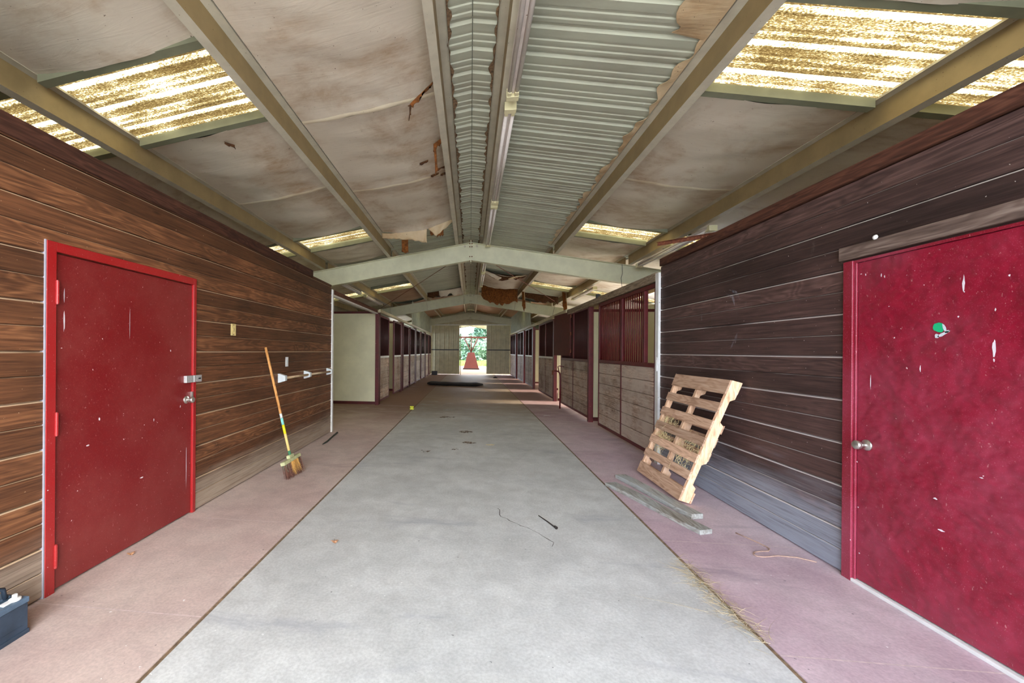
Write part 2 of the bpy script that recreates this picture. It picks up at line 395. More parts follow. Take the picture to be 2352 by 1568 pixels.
# ---------------------------------------------------------------- floor
def slab(x0, x1, y0, y1): return MB().box(x0, y0, -.15, x1, y1, 0)
f = struct(slab(JL+.013, JR-.013, Y0-.4, YE+.4).build('floor', M['slab']), 'worn grey concrete aisle floor down the middle of the barn', 'floor')
b = MB(); path = [(.28, 3.926), (.281, 3.77), (.345, 3.69), (.432, 3.591), (.51, 3.53), (.591, 3.424), (.649, 3.314), (.655, 3.206)]
q = []
for i, (x, y) in enumerate(path): q.append((x+rnd.uniform(-.008, .008), y)); q.append((x+.02+rnd.uniform(-.01, .01), y-.04)) if i < len(path)-1 else None
vs = []
for x, y in q: w = rnd.uniform(.0015, .0045); vs += [(x-w, y, .0006), (x+w, y+w, .0006)]
b.add(vs, [(2*i, 2*i+1, 2*i+3, 2*i+2) for i in range(len(q)-1)])
c = b.build('crack', M['crack'], f); tag(c, 'hairline crack in the concrete')
for nm, x0, x1, mt, lab, joints in (('floor_left', -EX, JL-.013, 'slabL', 'pink tinted concrete strip along the left wall', (2.12, 3.37, 4.59, 6.4, 8.7, 11.0, 14, 17, 20, 23)),
                                    ('floor_right', JR+.013, EX, 'slabR', 'mauve tinted concrete strip along the right wall', (2.19, 3.42, 5.87, 7.08, 9.4, 12.4, 15.5, 18.6, 22))):
    g = struct(slab(x0, x1, Y0-.4, YE+.4).build(nm, M[mt]), lab, 'floor')
    b = MB()
    for y in joints:
        xa, xb = (max(x0, -WX), x1) if x0 < 0 else (x0, min(x1, WX))
        b.add([(xa, y-.004, .0007), (xb, y-.004, .0007), (xb, y+.004, .0007), (xa, y+.004, .0007)], [(0, 1, 2, 3)])
    b.build('scored_line', M['scored'], g)
for i, x in ((1, JL), (2, JR)):
    b = MB()
    b.box(x-.0135, Y0-.4, -.12, x+.0135, YE+.4, -.006)
    struct(b.build('trim_%d' % i, M['joint']), 'dirt filled joint along the %s side of the grey slab' % ('left' if x < 0 else 'right'), 'floor joint')
b = MB(); b.box(-60, -60, -.4, 60, Y0-.4, -.03)
struct(b.build('ground', M['gravel']), 'pale gravel yard outside the open front', 'ground')
b = MB(); b.box(-60, YE+.4, -.4, 60, 41, -.02)
struct(b.build('ground_back', M['dirt']), 'tan dirt yard beyond the far doorway', 'ground')
b = MB(); b.grid(lambda u, v: (-90+180*u, 41+70*v, -.02+.9*v+.25*math.sin(u*37)*math.sin(v*9)*v), 60, 20)
struct(b.build('ground_field', M['field']), 'green field beyond the dirt yard', 'ground')

# ---------------------------------------------------------------- plank walls
def board(b, sgn, x, y0, y1, z0, z1, ch=.005):
    """one wall board with eased edges; x is its face towards the aisle"""
    t = .024
    poly = [(0, z0+ch), (ch, z0), (t, z0), (t, z1), (ch, z1), (0, z1-ch)]
    b.prism(poly, (x, 0, 0), (sgn, 0, 0), (0, 0, 1), (0, 1, 0), y0, y1)
def plank_wall(name, sgn, y1, ztop, dy0, dy1, dz, mat, lab):
    b = MB(); x = sgn*WX; k = 0; z = .008
    while z < ztop-.01:
        zt = min(z+.15, ztop); g = .007 if k % 2 else .002
        a, c = z+.001, zt-g
        if z < dz-.01:
            zz = min(c, dz) if c > dz else c
            for u, v in ((Y0, dy0), (dy1, y1)): board(b, sgn, x, u, v, a, c)
            if c > dz+.02: board(b, sgn, x, dy0, dy1, dz, c)
        else: board(b, sgn, x, Y0, y1, a, c)
        z = zt; k += 1
    for u, v, w0 in ((Y0, dy0, .0), (dy1, y1, .0), (dy0, dy1, dz)):
        b.box(x+sgn*.024, u, w0, x+sgn*.11, v, ztop-.01)
    return struct(b.build(name, mat), lab, 'wall')
plank_wall('wall_left', -1, 7.2, 2.75, 2.165, 3.5, 2.185, M['wallL'], 'dark brown horizontal board wall on the left')
plank_wall('wall_right', 1, 5.745, 2.70, 1.52, 3.035, 2.15, M['wallR'], 'dark weathered board wall on the right, bleached grey at its foot')
b = MB(); b.box(-WX+.02, Y0, 2.715, -WX-.02, 6.28, 2.83)
struct(b.build('trim_3', M['cap'], bevel=.004), 'dark cap board along the top of the left board wall', 'trim')
b = MB(); b.box(WX-.02, Y0, 2.70, WX+.025, 5.745, 2.80)
struct(b.build('trim_4', M['cap'], bevel=.004), 'dark cap board along the top of the right board wall', 'trim')
b = MB(); b.box(-WX+.022, 7.2, 0, -WX-.115, 7.27, 2.66)
struct(b.build('trim_5', M['white_trim'], bevel=.004), 'white corner trim at the far end of the left board wall', 'trim')
b = MB(); b.box(WX-.03, 5.745, 0, WX+.115, 5.84, 2.62); b.box(WX-.045, 5.755, 1.27, WX-.03, 5.80, 1.46)
struct(b.build('trim_6', M['white_trim'], bevel=.004), 'white corner trim at the far end of the right board wall', 'trim')
# lintel board above the right door
b = MB(); b.box(WX-.03, 1.45, 2.165, WX, 3.07, 2.255)
struct(b.build('trim_7', M['lintel'], bevel=.004), 'weathered wooden lintel board above the right red door', 'trim')
# chalky smears and odd chips on the right wall
b = MB()
def blob(b, x, y, z, ry, rz, nrm, n=14, jit=.25, tilt=0.0):
    pts = []
    for k in range(n):
        a = 2*PI*k/n; r = 1+rnd.uniform(-jit, jit); u, v = ry*r*math.cos(a), rz*r*math.sin(a)
        pts.append((x+nrm*.0012, y+u*math.cos(tilt)-v*math.sin(tilt), z+u*math.sin(tilt)+v*math.cos(tilt)))
    b.add(pts, [tuple(range(n)) if nrm > 0 else tuple(range(n))[::-1]])

def smear_mat():
    t = NT('chalky_smear'); P = t.pos(False)
    n = t.smooth(t.noise(t.scl(P, (1, 9, 1.5)), 3.0, 5, .7), .38, .72)
    a = t.n('ShaderNodeTexCoord').outputs['UV']
    b1 = t.n('ShaderNodeBsdfDiffuse', {'Color': S(186, 184, 190)}); b2 = t.n('ShaderNodeBsdfTransparent')
    mx = t.n('ShaderNodeMixShader', {0: t.math('MULTIPLY', n, .32), 1: b2.outputs[0], 2: b1.outputs[0]})
    t.t.links.new(mx.outputs[0], t.out.inputs[0]); return t.m
M['smear'] = smear_mat()
wr = bpy.data.objects['wall_right']
for pts, w_ in (([(4.34, 2.13), (4.24, 2.07), (4.19, 1.98), (4.18, 1.86)], .018), ([(4.30, 2.16), (4.20, 2.12), (4.13, 2.04)], .014), ([(4.17, 1.72), (4.20, 1.65), (4.27, 1.57)], .022), ([(4.78, 2.06), (4.77, 1.88)], .015)):
    b = MB(); vs = []
    m_ = len(pts)
    fine_ = [tuple(Vector(pts[i]).lerp(Vector(pts[i+1]), k/6)) for i in range(m_-1) for k in range(6)]+[pts[-1]]
    for i, (y, z) in enumerate(fine_):
        d_ = Vector(fine_[min(i+1, len(fine_)-1)])-Vector(fine_[max(i-1, 0)]); d_.normalize()
        ww = w_*math.sin(PI*(i+.3)/(len(fine_)-.4)); vs += [(WX-.0012, y-d_.y*ww, z+d_.x*ww), (WX-.0012, y+d_.y*ww, z-d_.x*ww)]
    b.add(vs, [(2*i, 2*i+1, 2*i+3, 2*i+2) for i in range(len(fine_)-1)])
    b.build('chalk_smear', M['smear'], wr)
b = MB(); b.lathe((WX-.03, 2.81, 2.262), (-1, 0, .2), [(.012, 0), (.016, .006), (.011, .014), (.004, .017)], 10)
b.build('foam_blob', M['white_trim'], bpy.data.objects['trim_7'])

# ---------------------------------------------------------------- red doors
def knob(parent, y, z, sgn, mat, r=.027):
    x = sgn*WX+(.008 if sgn > 0 else .006)*-1; ax = (-sgn, 0, 0)
    b = MB(); b.lathe((x, y, z), ax, [(.036, 0), (.036, .004), (.030, .010), (.012, .013), (.011, .034), (.02, .040), (r, .052), (r, .066), (.021, .074), (.004, .076)], 22)
    o = b.build('knob', mat, parent, smooth=True); tag(o, 'round brushed steel knob'); return o
d = struct(bpy.data.objects.new('door_1', None), 'brick red steel door in the left board wall with a slide bolt', 'door')
COL.objects.link(d); d.location = (-WX, 2.83, 0); BASE[d.name] = Vector(d.location)
b = MB(); b.box(-WX-.1, 2.165, 0, -WX+.014, 2.222, 2.185); b.box(-WX-.1, 3.462, 0, -WX+.014, 3.5, 2.185); b.box(-WX-.1, 2.222, 2.126, -WX+.014, 3.462, 2.185)
fr = b.build('door_frame', M['frameL'], d, bevel=.002); tag(fr, 'bright red steel frame')
b = MB(); b.box(-WX-.1, 2.158, 0, -WX+.010, 2.1645, 2.188); b.build('edge_strip', M['edge_grey'], fr)
b = MB(); b.box(-WX-.05, 2.226, .012, -WX-.006, 3.458, 2.118); pn = b.build('panel', M['doorL'], d, bevel=.002)
for z0, z1 in ((1.803, 1.945), (.98, 1.121), (.154, .296)):
    b = MB(); b.tube([(-WX+.018, 2.224, z0), (-WX+.018, 2.224, z1)], .0095, 12)
    b.tube([(-WX+.018, 2.224, z0-.004), (-WX+.018, 2.224, z1+.004)], .006, 10)
    for k in (1, 2): b.tube([(-WX+.018, 2.224, z0+(z1-z0)*k/3-.001), (-WX+.018, 2.224, z0+(z1-z0)*k/3+.001)], .0105, 12)
    b.box(-WX-.006, 2.226, z0+.004, -WX+.016, 2.232, z1-.004)
    b.build('hinge', M['frameL'], d)
k1 = knob(d, 3.395, 1.062, -1, M['chrome'])
b = MB(); b.box(-WX-.006, 3.448, 1.03, -WX+.016, 3.462, 1.13); b.build('latch_plate', M['chrome'], d)
b = MB(); b.box(-WX-.006, 3.36, 1.218, -WX+.024, 3.456, 1.282); b.box(-WX+.018, 3.456, 1.218, -WX+.027, 3.562, 1.282); b.box(-WX+.0, 3.51, 1.225, -WX+.018, 3.562, 1.275)
h = b.build('slide_bolt', M['zinc'], d, bevel=.003); tag(h, 'zinc slide bolt across the door edge')
b = MB(); b.box(-WX+.0265, 3.515, 1.243, -WX+.0285, 3.548, 1.257); b.build('slot', M['black'], h)
b = MB()
for y, z0, z1, w in ((2.285, 1.817, 1.916, .003), (2.286, 1.634, 1.764, .004), (2.535, 1.02, 1.04, .006), (2.78, 1.60, 1.84, .0012), (3.02, .93, .955, .004), (3.32, 1.0, 1.02, .004), (2.45, .86, .87, .012), (3.40, .25, .6, .003), (2.9, .5, .51, .02), (3.2, 1.5, 1.52, .006)):
    blob(b, -WX-.006, y, (z0+z1)/2, w, (z1-z0)/2, 1, 12, .3)
b.build('paint_chip', M['scuff'], pn)

d = struct(bpy.data.objects.new('door_2', None), 'crimson steel door in the right board wall with a torn green sticker', 'door')
COL.objects.link(d); d.location = (WX, 2.3, 0); BASE[d.name] = Vector(d.location)
b = MB(); b.box(WX+.1, 2.968, 0, WX-.03, 3.035, 2.15); b.box(WX+.1, 1.52, 0, WX-.03, 1.58, 2.15); b.box(WX+.1, 1.58, 2.132, WX-.02, 2.968, 2.15)
b.box(WX-.018, 2.953, 0, WX-.004, 2.968, 2.132)
fr = b.build('door_frame', M['frameR'], d, bevel=.003)
b = MB(); b.box(WX+.035, 1.585, .03, WX-.008, 2.95, 2.13); pn = b.build('panel', M['doorR'], d, bevel=.002)
b = MB(); b.box(WX+.06, 1.58, 0, WX-.03, 2.968, .022); th = b.build('threshold', M['white_trim'], d, bevel=.003); tag(th, 'pale metal threshold strip')
knob(d, 2.885, .931, 1, M['chrome'], .029)
b = MB()
XF = WX-.008
for y, z0, z1, w in ((2.378, 1.862, 1.935, .006), (2.375, 1.85, 1.856, .002), (2.253, 1.517, 1.60, .0075), (2.254, 1.49, 1.505, .003), (2.863, 1.30, 1.386, .0025), (2.578, 1.425, 1.458, .003), (2.47, .556, .566, .014), (2.40, 1.72, 1.73, .004),
                     (2.93, 2.05, 2.055, .006), (2.90, 2.035, 2.05, .003), (2.80, 2.01, 2.03, .003), (2.78, 2.0, 2.015, .003), (2.72, 1.62, 1.628, .004), (2.2, 1.9, 1.91, .004), (2.25, 1.74, 1.755, .003), (2.5, .72, .73, .01), (2.95, .8, .81, .004), (2.94, .5, .51, .004), (2.93, .2, .21, .006), (2.3, .9, .905, .008)):
    blob(b, XF, y, (z0+z1)/2, w, (z1-z0)/2, -1, 12, .3)
b.build('paint_chip', M['scuff'], pn)
b = MB(); blob(b, XF, 2.487, 1.672, .030, .026, -1, 18, .08, .5); b.m = 1
for (y, z, ry, rz, tl) in ((2.47, 1.635, .032, .008, -.5), (2.497, 1.625, .012, .014, 0), (2.449, 1.648, .012, .006, -.5), (2.462, 1.67, .006, .022, -.3)): blob(b, XF-.0005, y, z, ry, rz, -1, 14, .25, tl)
st = b.build('sticker', [M['green_st'], M['white_st']], pn); tag(st, 'torn round green and white sticker')

# wall fittings on the left wall
o = thing('outlet_plate', (-WX, 4.11, 1.74), 'yellowed electrical plate on the left board wall above the broom', 'electrical plate')
b = MB(); b.box(-WX, 4.062, 1.678, -WX+.006, 4.148, 1.806); b.build('plate', M['cream_pl'], o, bevel=.002)
b = MB(); b.box(-WX+.006, 4.092, 1.715, -WX+.009, 4.118, 1.769); b.m = 1
for z in (1.69, 1.794, 1.742):
    b.box(-WX+.006, 4.1, z-.004, -WX+.0095, 4.11, z+.004)
for z in (1.728, 1.756):
    for y in (4.098, 4.111): b.box(-WX+.0085, y-.0015, z-.007, -WX+.0098, y+.0015, z+.007)
b.build('socket', [M['cream_pl'], M['black']], o)
o = thing('small_switch_plate', (-WX, 5.39, 1.36), 'small white plate on the left board wall above the dowel rack', 'switch plate')
b = MB(); b.box(-WX, 5.352, 1.292, -WX+.006, 5.43, 1.425); b.build('plate', M['white'], o, bevel=.002)
b = MB(); b.box(-WX+.006, 5.378, 1.335, -WX+.01, 5.404, 1.385); b.build('toggle', M['clearw'], o)
o = thing('blanket_rack', (-WX, 6.05, 1.14), 'wall mounted dowel rack with three milky plastic brackets', 'rack')
for y in (5.16, 6.0, 6.98):
    b = MB()
    b.prism([(0, -.062), (.012, -.062), (.105, -.034), (.105, .034), (.012, .062), (0, .062)], (-WX, y, 1.143), (1, 0, 0), (0, 0, 1), (0, 1, 0), -.03, .03)
    b.build('bracket', M['clearw'], o, bevel=.004)
for a, c in ((5.19, 5.97), (6.03, 6.95)):
    b = MB(); b.tube([(-WX+.068, a, 1.143), (-WX+.068, c, 1.143)], .017, 14); b.build('dowel', M['dowel'], o, smooth=True)

# ---------------------------------------------------------------- roof
PROF = [(0, 0), (.078, 0), (.086, .009), (.112, .009), (.120, 0), (.158, 0), (.166, .009), (.192, .009), (.200, 0), (.234, 0), (.250, .024), (.290, .024)]
def corr(b, sgn, x0, x1, y0, y1, lift=.002, per=.305, nx=1):
    pts = []
    k = math.floor(y0/per)
    while k*per < y1:
        for u, h in PROF: pts.append((k*per+u, h))
        k += 1
    pts.append((k*per, 0))
    def at(y):
        for (a, ha), (c, hc) in zip(pts, pts[1:]):
            if a <= y <= c: return ha+(hc-ha)*(y-a)/max(c-a, 1e-9)
        return 0
    ins = [(y0, at(y0))]+[p for p in pts if y0 < p[0] < y1]+[(y1, at(y1))]
    vs = []
    for i in range(nx+1):
        x = x0+(x1-x0)*i/nx
        for y, h in ins: vs.append((sgn*x, y, zr(x)+lift+h))
    n = len(ins)
    b.add(vs, [(i*n+j, i*n+j+1, (i+1)*n+j+1, (i+1)*n+j) for i in range(nx) for j in range(n-1)])
SKY = [(2.86, 3.78), (7.42, 8.22), (13.45, 14.35), (19.3, 20.2), (27.6, 28.6), (30.6, 31.6)]
XS = 1.96
b = MB()
for sgn in (-1, 1):
    corr(b, sgn, 0.0, XS, Y0-.3, YC)
    ys = [Y0-.3]+[v for p in SKY for v in p]+[YC]
    for i in range(0, len(ys), 2): corr(b, sgn, XS, EX+.2, ys[i], ys[i+1])
# ridge cap closes the gap between the two slopes
yv = Y0-.3
n = 140
vs = []
for i in range(n+1):
    y = yv+(YC-yv)*i/n
    vs += [(-.10, y, zr(.1)+.045), (0, y, RH+.055), (.10, y, zr(.1)+.045)]
b.add(vs, [(3*i+k, 3*i+k+1, 3*i+k+4, 3*i+k+3) for i in range(n) for k in (0, 1)])
roof = struct(b.build('ceiling', M['roof']), 'pale green corrugated metal roof over the whole barn', 'ceiling')
b = MB()
y = Y0
while y < YE:                                   # overlapped leaves of the ridge flashing seen from below
    b.prism([(-.003, 0), (0, .010), (.003, 0), (0, -.002)], (0, 0, RH-.002), (1, 0, 0), (0, 0, 1), (0, 1, 0), y+.004, y+.296); y += .305
b.build('ridge_flashing', M['flash'], roof)

ordn = ['nearest', 'second', 'third', 'fourth', 'first canopy', 'second canopy']
side = {-1: 'left', 1: 'right'}
def trim_bar(b, sgn, x0, x1, y, w=.075):
    for x0_, x1_ in ((x0, x1),):
        q = []
        for dz in (-.085, -.004):
            for xx, yy in ((x0_, y-w/2), (x1_, y-w/2), (x1_, y+w/2), (x0_, y+w/2)):
                q.append((sgn*xx, yy, zr(xx)+dz))
        b.hexa(q)
for i, (ya, yb) in enumerate(SKY):
    for sgn in (-1, 1):
        o = thing('roof_skylight', (sgn*4.1, (ya+yb)/2, zr(4.1)), '%s stained translucent fibreglass skylight on the %s roof slope' % (ordn[i], side[sgn]), 'skylight', 'fibreglass skylight panels')
        b = MB(); corr(b, sgn, XS-.02, EX+.2, ya-.01, yb+.01, .004); b.build('sheet', M['sky'], o)
        for y in (ya-.03, yb+.03):
            for x0, x1 in ((XS, 3.41), (3.57, 5.03)):
                b = MB(); trim_bar(b, sgn, x0, x1, y); b.build('edge_channel', M['channel'], o)

# ---------------------------------------------------------------- purlins and rafters
PX = [.285, 1.885, 3.49, 5.1]
bays = [(Y0-.25, 9.30), (9.46, 17.5), (17.68, 26.2), (26.4, 33.9)]
bayname = ['over the entrance bay', 'from first to second rafter', 'from second rafter to gable', 'under the outdoor canopy']
pname = ['beside the ridge', 'second from the ridge', 'third from the ridge', 'outermost']
for bi, (ya, yb) in enumerate(bays):
    for pi, px in enumerate(PX):
        for sgn in (-1, 1):
            if bi == 3 and pi > 1: continue
            t = .004; D = .2; F = .075
            zt = zr(px)-.006
            b = MB()
            prof = [(-F, SL*F), (-F, SL*F-.018), (-F+t, SL*F-.018), (-F+t, SL*F-t), (0, -t), (0, -D), (F, -D-SL*F), (F, -D-SL*F+.018), (F-t, -D-SL*F+.018), (F-t, -D-SL*F+t), (t, -D+t), (t, 0)]
            b.prism(prof, (sgn*px, 0, zt), (sgn, 0, 0), (0, 0, 1), (0, 1, 0), ya, yb)
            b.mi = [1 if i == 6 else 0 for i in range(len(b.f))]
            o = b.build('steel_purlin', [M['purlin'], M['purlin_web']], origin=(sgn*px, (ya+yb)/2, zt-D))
            tag(o, 'steel purlin %s, %s slope, %s' % (pname[pi], side[sgn], bayname[bi]), 'purlin', 'steel roof purlins')
def rafter(y, lab, brace):
    o = thing('steel_rafter', (0, y, 3.65), lab, 'rafter', 'gable shaped steel rafters')
    top = 4.06
    for sgn in (-1, 1):
        b = MB()
        def para(x0, x1, z0, z1, w):
            q = []
            for z in (z0, z1):
                for xx, yy in ((x0, y-w/2), (x1, y-w/2), (x1, y+w/2), (x0, y+w/2)): q.append((sgn*xx, yy, top-SL*xx+z))
            b.hexa(q)
        para(.012, 6.25, -.405, -.012, .01); para(.012, 6.25, -.012, 0, .15); para(.012, 6.25, -.417, -.405, .15)
        b.build('beam', M['rafter'], o)
    b = MB(); b.box(-.012, y-.085, top-.46, .012, y+.085, top+.05)
    pl = b.build('splice_plate', M['rafter'], o)
    b = MB()
    for z in (-.42, -.33, -.1, -.03, .03):
        b = MB(); b.tube([(-.035, y-.06, top+z), (.035, y-.06, top+z)], .012, 6); b.build('bolt', M['rust'], pl)
    for sx in (-1, 1):
        b = MB()
        b.tube([(sx*.14, y-.012, top-.075), (sx*.14, y+.012, top-.075)], .028, 10)
        b.tube([(sx*.14, y-.022, top-.075), (sx*.14, y+.0, top-.075)], .012, 6)
        b.build('bolt', M['purlin'], o)
    if brace:
        for sgn in (-1, 1):
            for px in (1.885, 3.49):
                b = MB(); b.bar((sgn*px, y-.55, zr(px)-.2), (sgn*px, y-.06, zr(px)-.61), .045, .006, (1, 0, 0)); b.build('flange_brace', M['purlin'], o)
            b = MB(); b.bar((sgn*.285, y-.5, zr(.285)-.2), (sgn*.285, y-.06, zr(.285)-.60), .04, .006, (1, 0, 0)); b.build('flange_brace', M['purlin'], o)
rafter(9.38, 'pale green steel rafter nearest the camera, spanning the aisle', False)
rafter(17.6, 'pale green steel rafter with diagonal braces, second along the aisle', True)
rafter(25.95, 'pale green steel rafter against the far gable wall', False)
rafter(34.0, 'pale canopy rafter outside, seen through the far doorway', False)

# ---------------------------------------------------------------- insulation blankets
def sheet(x0, x1, y0, y1, sag, sgn, seam=.02, nu=14, nv=26, ragged=0.0, lift=.0, bow=1):
    ph = rnd.uniform(0, 6)
    b0 = 0 if any(abs(y0-q[1]) < .12 for q in SKY) else 1
    b1 = 0 if any(abs(y1-q[0]) < .12 for q in SKY) else 1
    def fn(u, v):
        x = x0+(x1-x0)*u; y = y0+(y1-y0)*v
        s = 4*u*(1-u)
        e = math.exp(-((1-v)*(y1-y0)/.10)**2)
        e2 = math.exp(-(v*(y1-y0)/.10)**2)
        z = zr(x)-.018+lift-sag*s*(.8+.2*math.sin(v*7+ph)*math.sin(PI*v)+.08*math.sin(v*23+u*5)*math.sin(PI*v))-seam*s*e-.022*s*e2-.006*math.sin(u*19+v*31+ph)*s
        yy = y+(rnd.uniform(-ragged, ragged) if v > .99 else 0)-.07*s*(b0*(1-v)+b1*v)
        return (sgn*x, yy, z)
    m = MB().grid(fn, nu, nv); m.tape = None
    if b1 and not ragged:
        k0 = 1-.055/(y1-y0)
        m.tape = MB().grid(lambda u, v: tuple(Vector(fn(u, k0+(1-k0)*v))-Vector((0, 0, .004+.004*math.sin(PI*v)))), nu, 3)
    return m
IX = (.30, 1.80); MX = (1.96, 3.42); OX = (3.57, 5.02); EXX = (5.18, 6.32)
def blanket(xr, y0, y1, sgn, lab, mat='vinyl', sag=.07, seam=.022, as_thing=False, **k):
    c_ = (sgn*(xr[0]+xr[1])/2, (y0+y1)/2, zr(xr[0])-.1)
    m = sheet(xr[0], xr[1], y0, y1, sag, sgn, seam, **k)
    if as_thing:
        o = thing('insulation_blanket', c_, lab, 'insulation', 'insulation blankets under the roof')
        m.build('facing', M[mat], o, smooth=True)
    else:
        o = tag(m.build('insulation_blanket', M[mat], origin=c_, smooth=True), lab, 'insulation', 'insulation blankets under the roof')
    if m.tape and mat == 'vinyl': m.tape.build('seam_fold', M['seam'], o, smooth=True)
    return o
def rag(parent, pts_top, lens, mat, name='torn_flap', thick=.004, jag=.02, drift=(0, .05, 0), nv=5, nuu=None):
    """a hanging torn piece: top edge through pts_top, drop length per top point"""
    b = MB(); n = nuu or 16
    def lerp(L, t):
        f_ = t*(len(L)-1); i = min(int(f_), len(L)-2); w = f_-i
        a, c = L[i], L[i+1]
        return Vector(a)*(1-w)+Vector(c)*w if not isinstance(a, (int, float)) else a*(1-w)+c*w
    jit = [rnd.uniform(-jag, jag) for _ in range(n+1)]
    def fn(u, v):
        p = lerp(pts_top, u); L = lerp(lens, u)+jit[int(round(u*n))]
        L = max(L, .004)
        w = math.sin(u*21+v*4)*.012*v
        return tuple(p+Vector((drift[0]*v+w*.5, drift[1]*v+w, -L*v)))
    b.grid(fn, n, nv)
    return b.build(name, M[mat], parent, smooth=True, solid=thick)
# left slope, ridge side
blanket(IX, Y0-.2, 2.3, -1, 'white insulation blanket left of the ridge, nearest the camera')
o2 = blanket(IX, 2.3, 4.12, -1, 'white insulation blanket left of the ridge with a brown rip by the ridge purlin', as_thing=True)
rag(o2, [(-.60, 3.92, 3.99), (-.5, 3.88, 4.05), (-.36, 3.86, 4.16)], [.03, .07, .03], 'fibre', 'rip', .012, .02, (-.03, .02, 0), 3, 10)
rag(o2, [(-.62, 3.93, 3.97), (-.6, 3.92, 3.97)], [.14, .1], 'fibre_dark', 'hanging_shred', .006, .02, (0, 0, 0), 4, 3)
o3 = blanket(IX, 4.12, 5.95, -1, 'white insulation blanket left of the ridge with shreds hanging at its edge', as_thing=True)
rag(o3, [(-.47, 4.92, 4.09), (-.40, 4.90, 4.13), (-.34, 4.90, 4.16)], [.10, .05, .03], 'fibre', 'rip', .012, .02, (0, .02, 0), 3, 8)
rag(o3, [(-.47, 4.92, 4.05), (-.44, 4.92, 4.05)], [.36, .30], 'fibre', 'hanging_shred', .008, .02, (.03, 0, 0), 6, 3)
for x, y in ((-.63, 5.35), (-.42, 5.62), (-.52, 5.78), (-.38, 5.8)):
    rag(o3, [(x-.07, y, zr(x)-.1), (x+.05, y-.03, zr(x)-.075)], [.03, .02], 'fibre_dark', 'rip', .006, .01, (0, .01, 0), 2, 5)
o4 = blanket(IX, 5.95, 8.0, -1, 'torn white insulation blanket left of the ridge, drooping before the nearest rafter', as_thing=True, ragged=.02, seam=.09)
tp = [(-1.82, 8.0, 3.93), (-1.6, 7.95, 3.90), (-1.2, 7.92, 3.95), (-.98, 7.92, 4.01), (-.88, 7.92, 4.03)]
rag(o4, tp, [.08, .09, .18, .29, .33], 'vinylB', 'torn_flap', .004, .012, (0, .06, 0), 8, 26)
rag(o4, [(-.88, 7.92, 4.04), (-.70, 7.92, 4.07), (-.55, 7.94, 4.10), (-.33, 7.96, 4.17)], [.03, .24, .14, .02], 'vinylB', 'torn_flap', .004, .008, (0, .05, 0), 8, 20)
rag(o4, [(-.82, 7.99, 3.98), (-.70, 7.99, 3.93)], [.10, .07], 'fibre', 'hanging_shred', .02, .03, (0, .02, 0), 4, 6)
rag(o4, [(-.68, 7.99, 3.93), (-.55, 7.99, 3.99)], [.10, .12], 'fibre', 'hanging_shred', .02, .03, (0, .02, 0), 4, 6)
rag(o4, [(-1.40, 8.0, 3.82), (-1.33, 8.0, 3.82), (-1.27, 8.0, 3.82)], [.28, .30, .29], 'fibre', 'hanging_shred', .02, .01, (0, .02, 0), 6, 6)
# left slope, outer bays
blanket(MX, Y0-.2, 2.80, -1, 'white insulation blanket before the nearest left skylight')
ob = blanket(MX, 3.84, 5.6, -1, 'white insulation blanket behind the nearest left skylight with a small slit', as_thing=True)
rag(ob, [(-2.62, 3.98, zr(2.62)-.10), (-2.55, 4.06, zr(2.6)-.10)], [.02, .03], 'fibre_dark', 'rip', .008, .01, (0, .02, 0), 2, 5)
blanket(MX, 5.6, 7.36, -1, 'white insulation blanket before the second left skylight')
blanket(MX, 8.28, 9.6, -1, 'white insulation blanket between the second left skylight and the nearest rafter')
blanket(MX, 14.4, 17.3, -1, 'dark stained insulation blanket behind the third left skylight', 'vinylC')
for xr, nm in ((OX, 'outer'), (EXX, 'eaves')):
    for sgn in (-1, 1):
        for (a, c), w in zip(((Y0-.2, 2.8), (3.84, 7.36), (8.28, 13.38), (14.42, 19.2), (20.26, 26.1)), ('before the nearest', 'between the nearest and second', 'between the second and third', 'between the third and farthest', 'beyond the farthest')):
            blanket(xr, a, c, sgn, 'insulation blanket in the %s bay of the %s slope, %s skylight%s' % (nm, side[sgn], w, 's' if 'between' in w else ''), 'vinyl', .06)
# right slope
blanket(MX, Y0-.2, 2.80, 1, 'white insulation blanket before the nearest right skylight')
blanket(MX, 3.84, 5.7, 1, 'white insulation blanket behind the nearest right skylight')
blanket(MX, 5.7, 7.36, 1, 'white insulation blanket before the second right skylight')
blanket(MX, 8.28, 10.9, 1, 'white insulation blanket behind the second right skylight')
or1 = blanket(MX, 10.9, 13.38, 1, 'torn insulation blanket before the third right skylight with brown wool showing', as_thing=True)
rag(or1, [(2.2, 11.0, 3.80), (2.6, 11.0, 3.76), (3.2, 11.0, 3.62)], [.12, .16, .12], 'fibre_dark', 'rip', .03, .04, (0, -.05, 0), 4, 14)
rag(or1, [(2.1, 10.95, 3.84), (2.35, 10.95, 3.79), (2.55, 10.95, 3.78)], [.05, .22, .04], 'vinyl', 'torn_flap', .005, .01, (0, -.05, 0), 4, 10)
or2 = blanket(IX, 12.9, 15.4, 1, 'torn insulation blanket right of the ridge sagging with brown wool behind it', as_thing=True, sag=.16)
rag(or2, [(.36, 13.0, 4.20), (.8, 13.0, 4.03), (1.2, 13.0, 3.98), (1.75, 13.0, 3.98)], [.05, .17, .15, .05], 'fibre_dark', 'rip', .03, .04, (0, .05, 0), 4, 16)
rag(or2, [(.36, 12.95, 4.21), (.48, 12.95, 4.14), (.85, 12.95, 3.96), (.98, 12.95, 3.90)], [.02, .10, .13, .03], 'vinyl', 'torn_flap', .005, .01, (0, .02, 0), 4, 12)
rag(or2, [(1.2, 12.95, 3.86), (1.45, 12.95, 3.95), (1.78, 12.95, 3.99)], [.03, .06, .03], 'vinylB', 'torn_flap', .005, .01, (0, .02, 0), 4, 10)
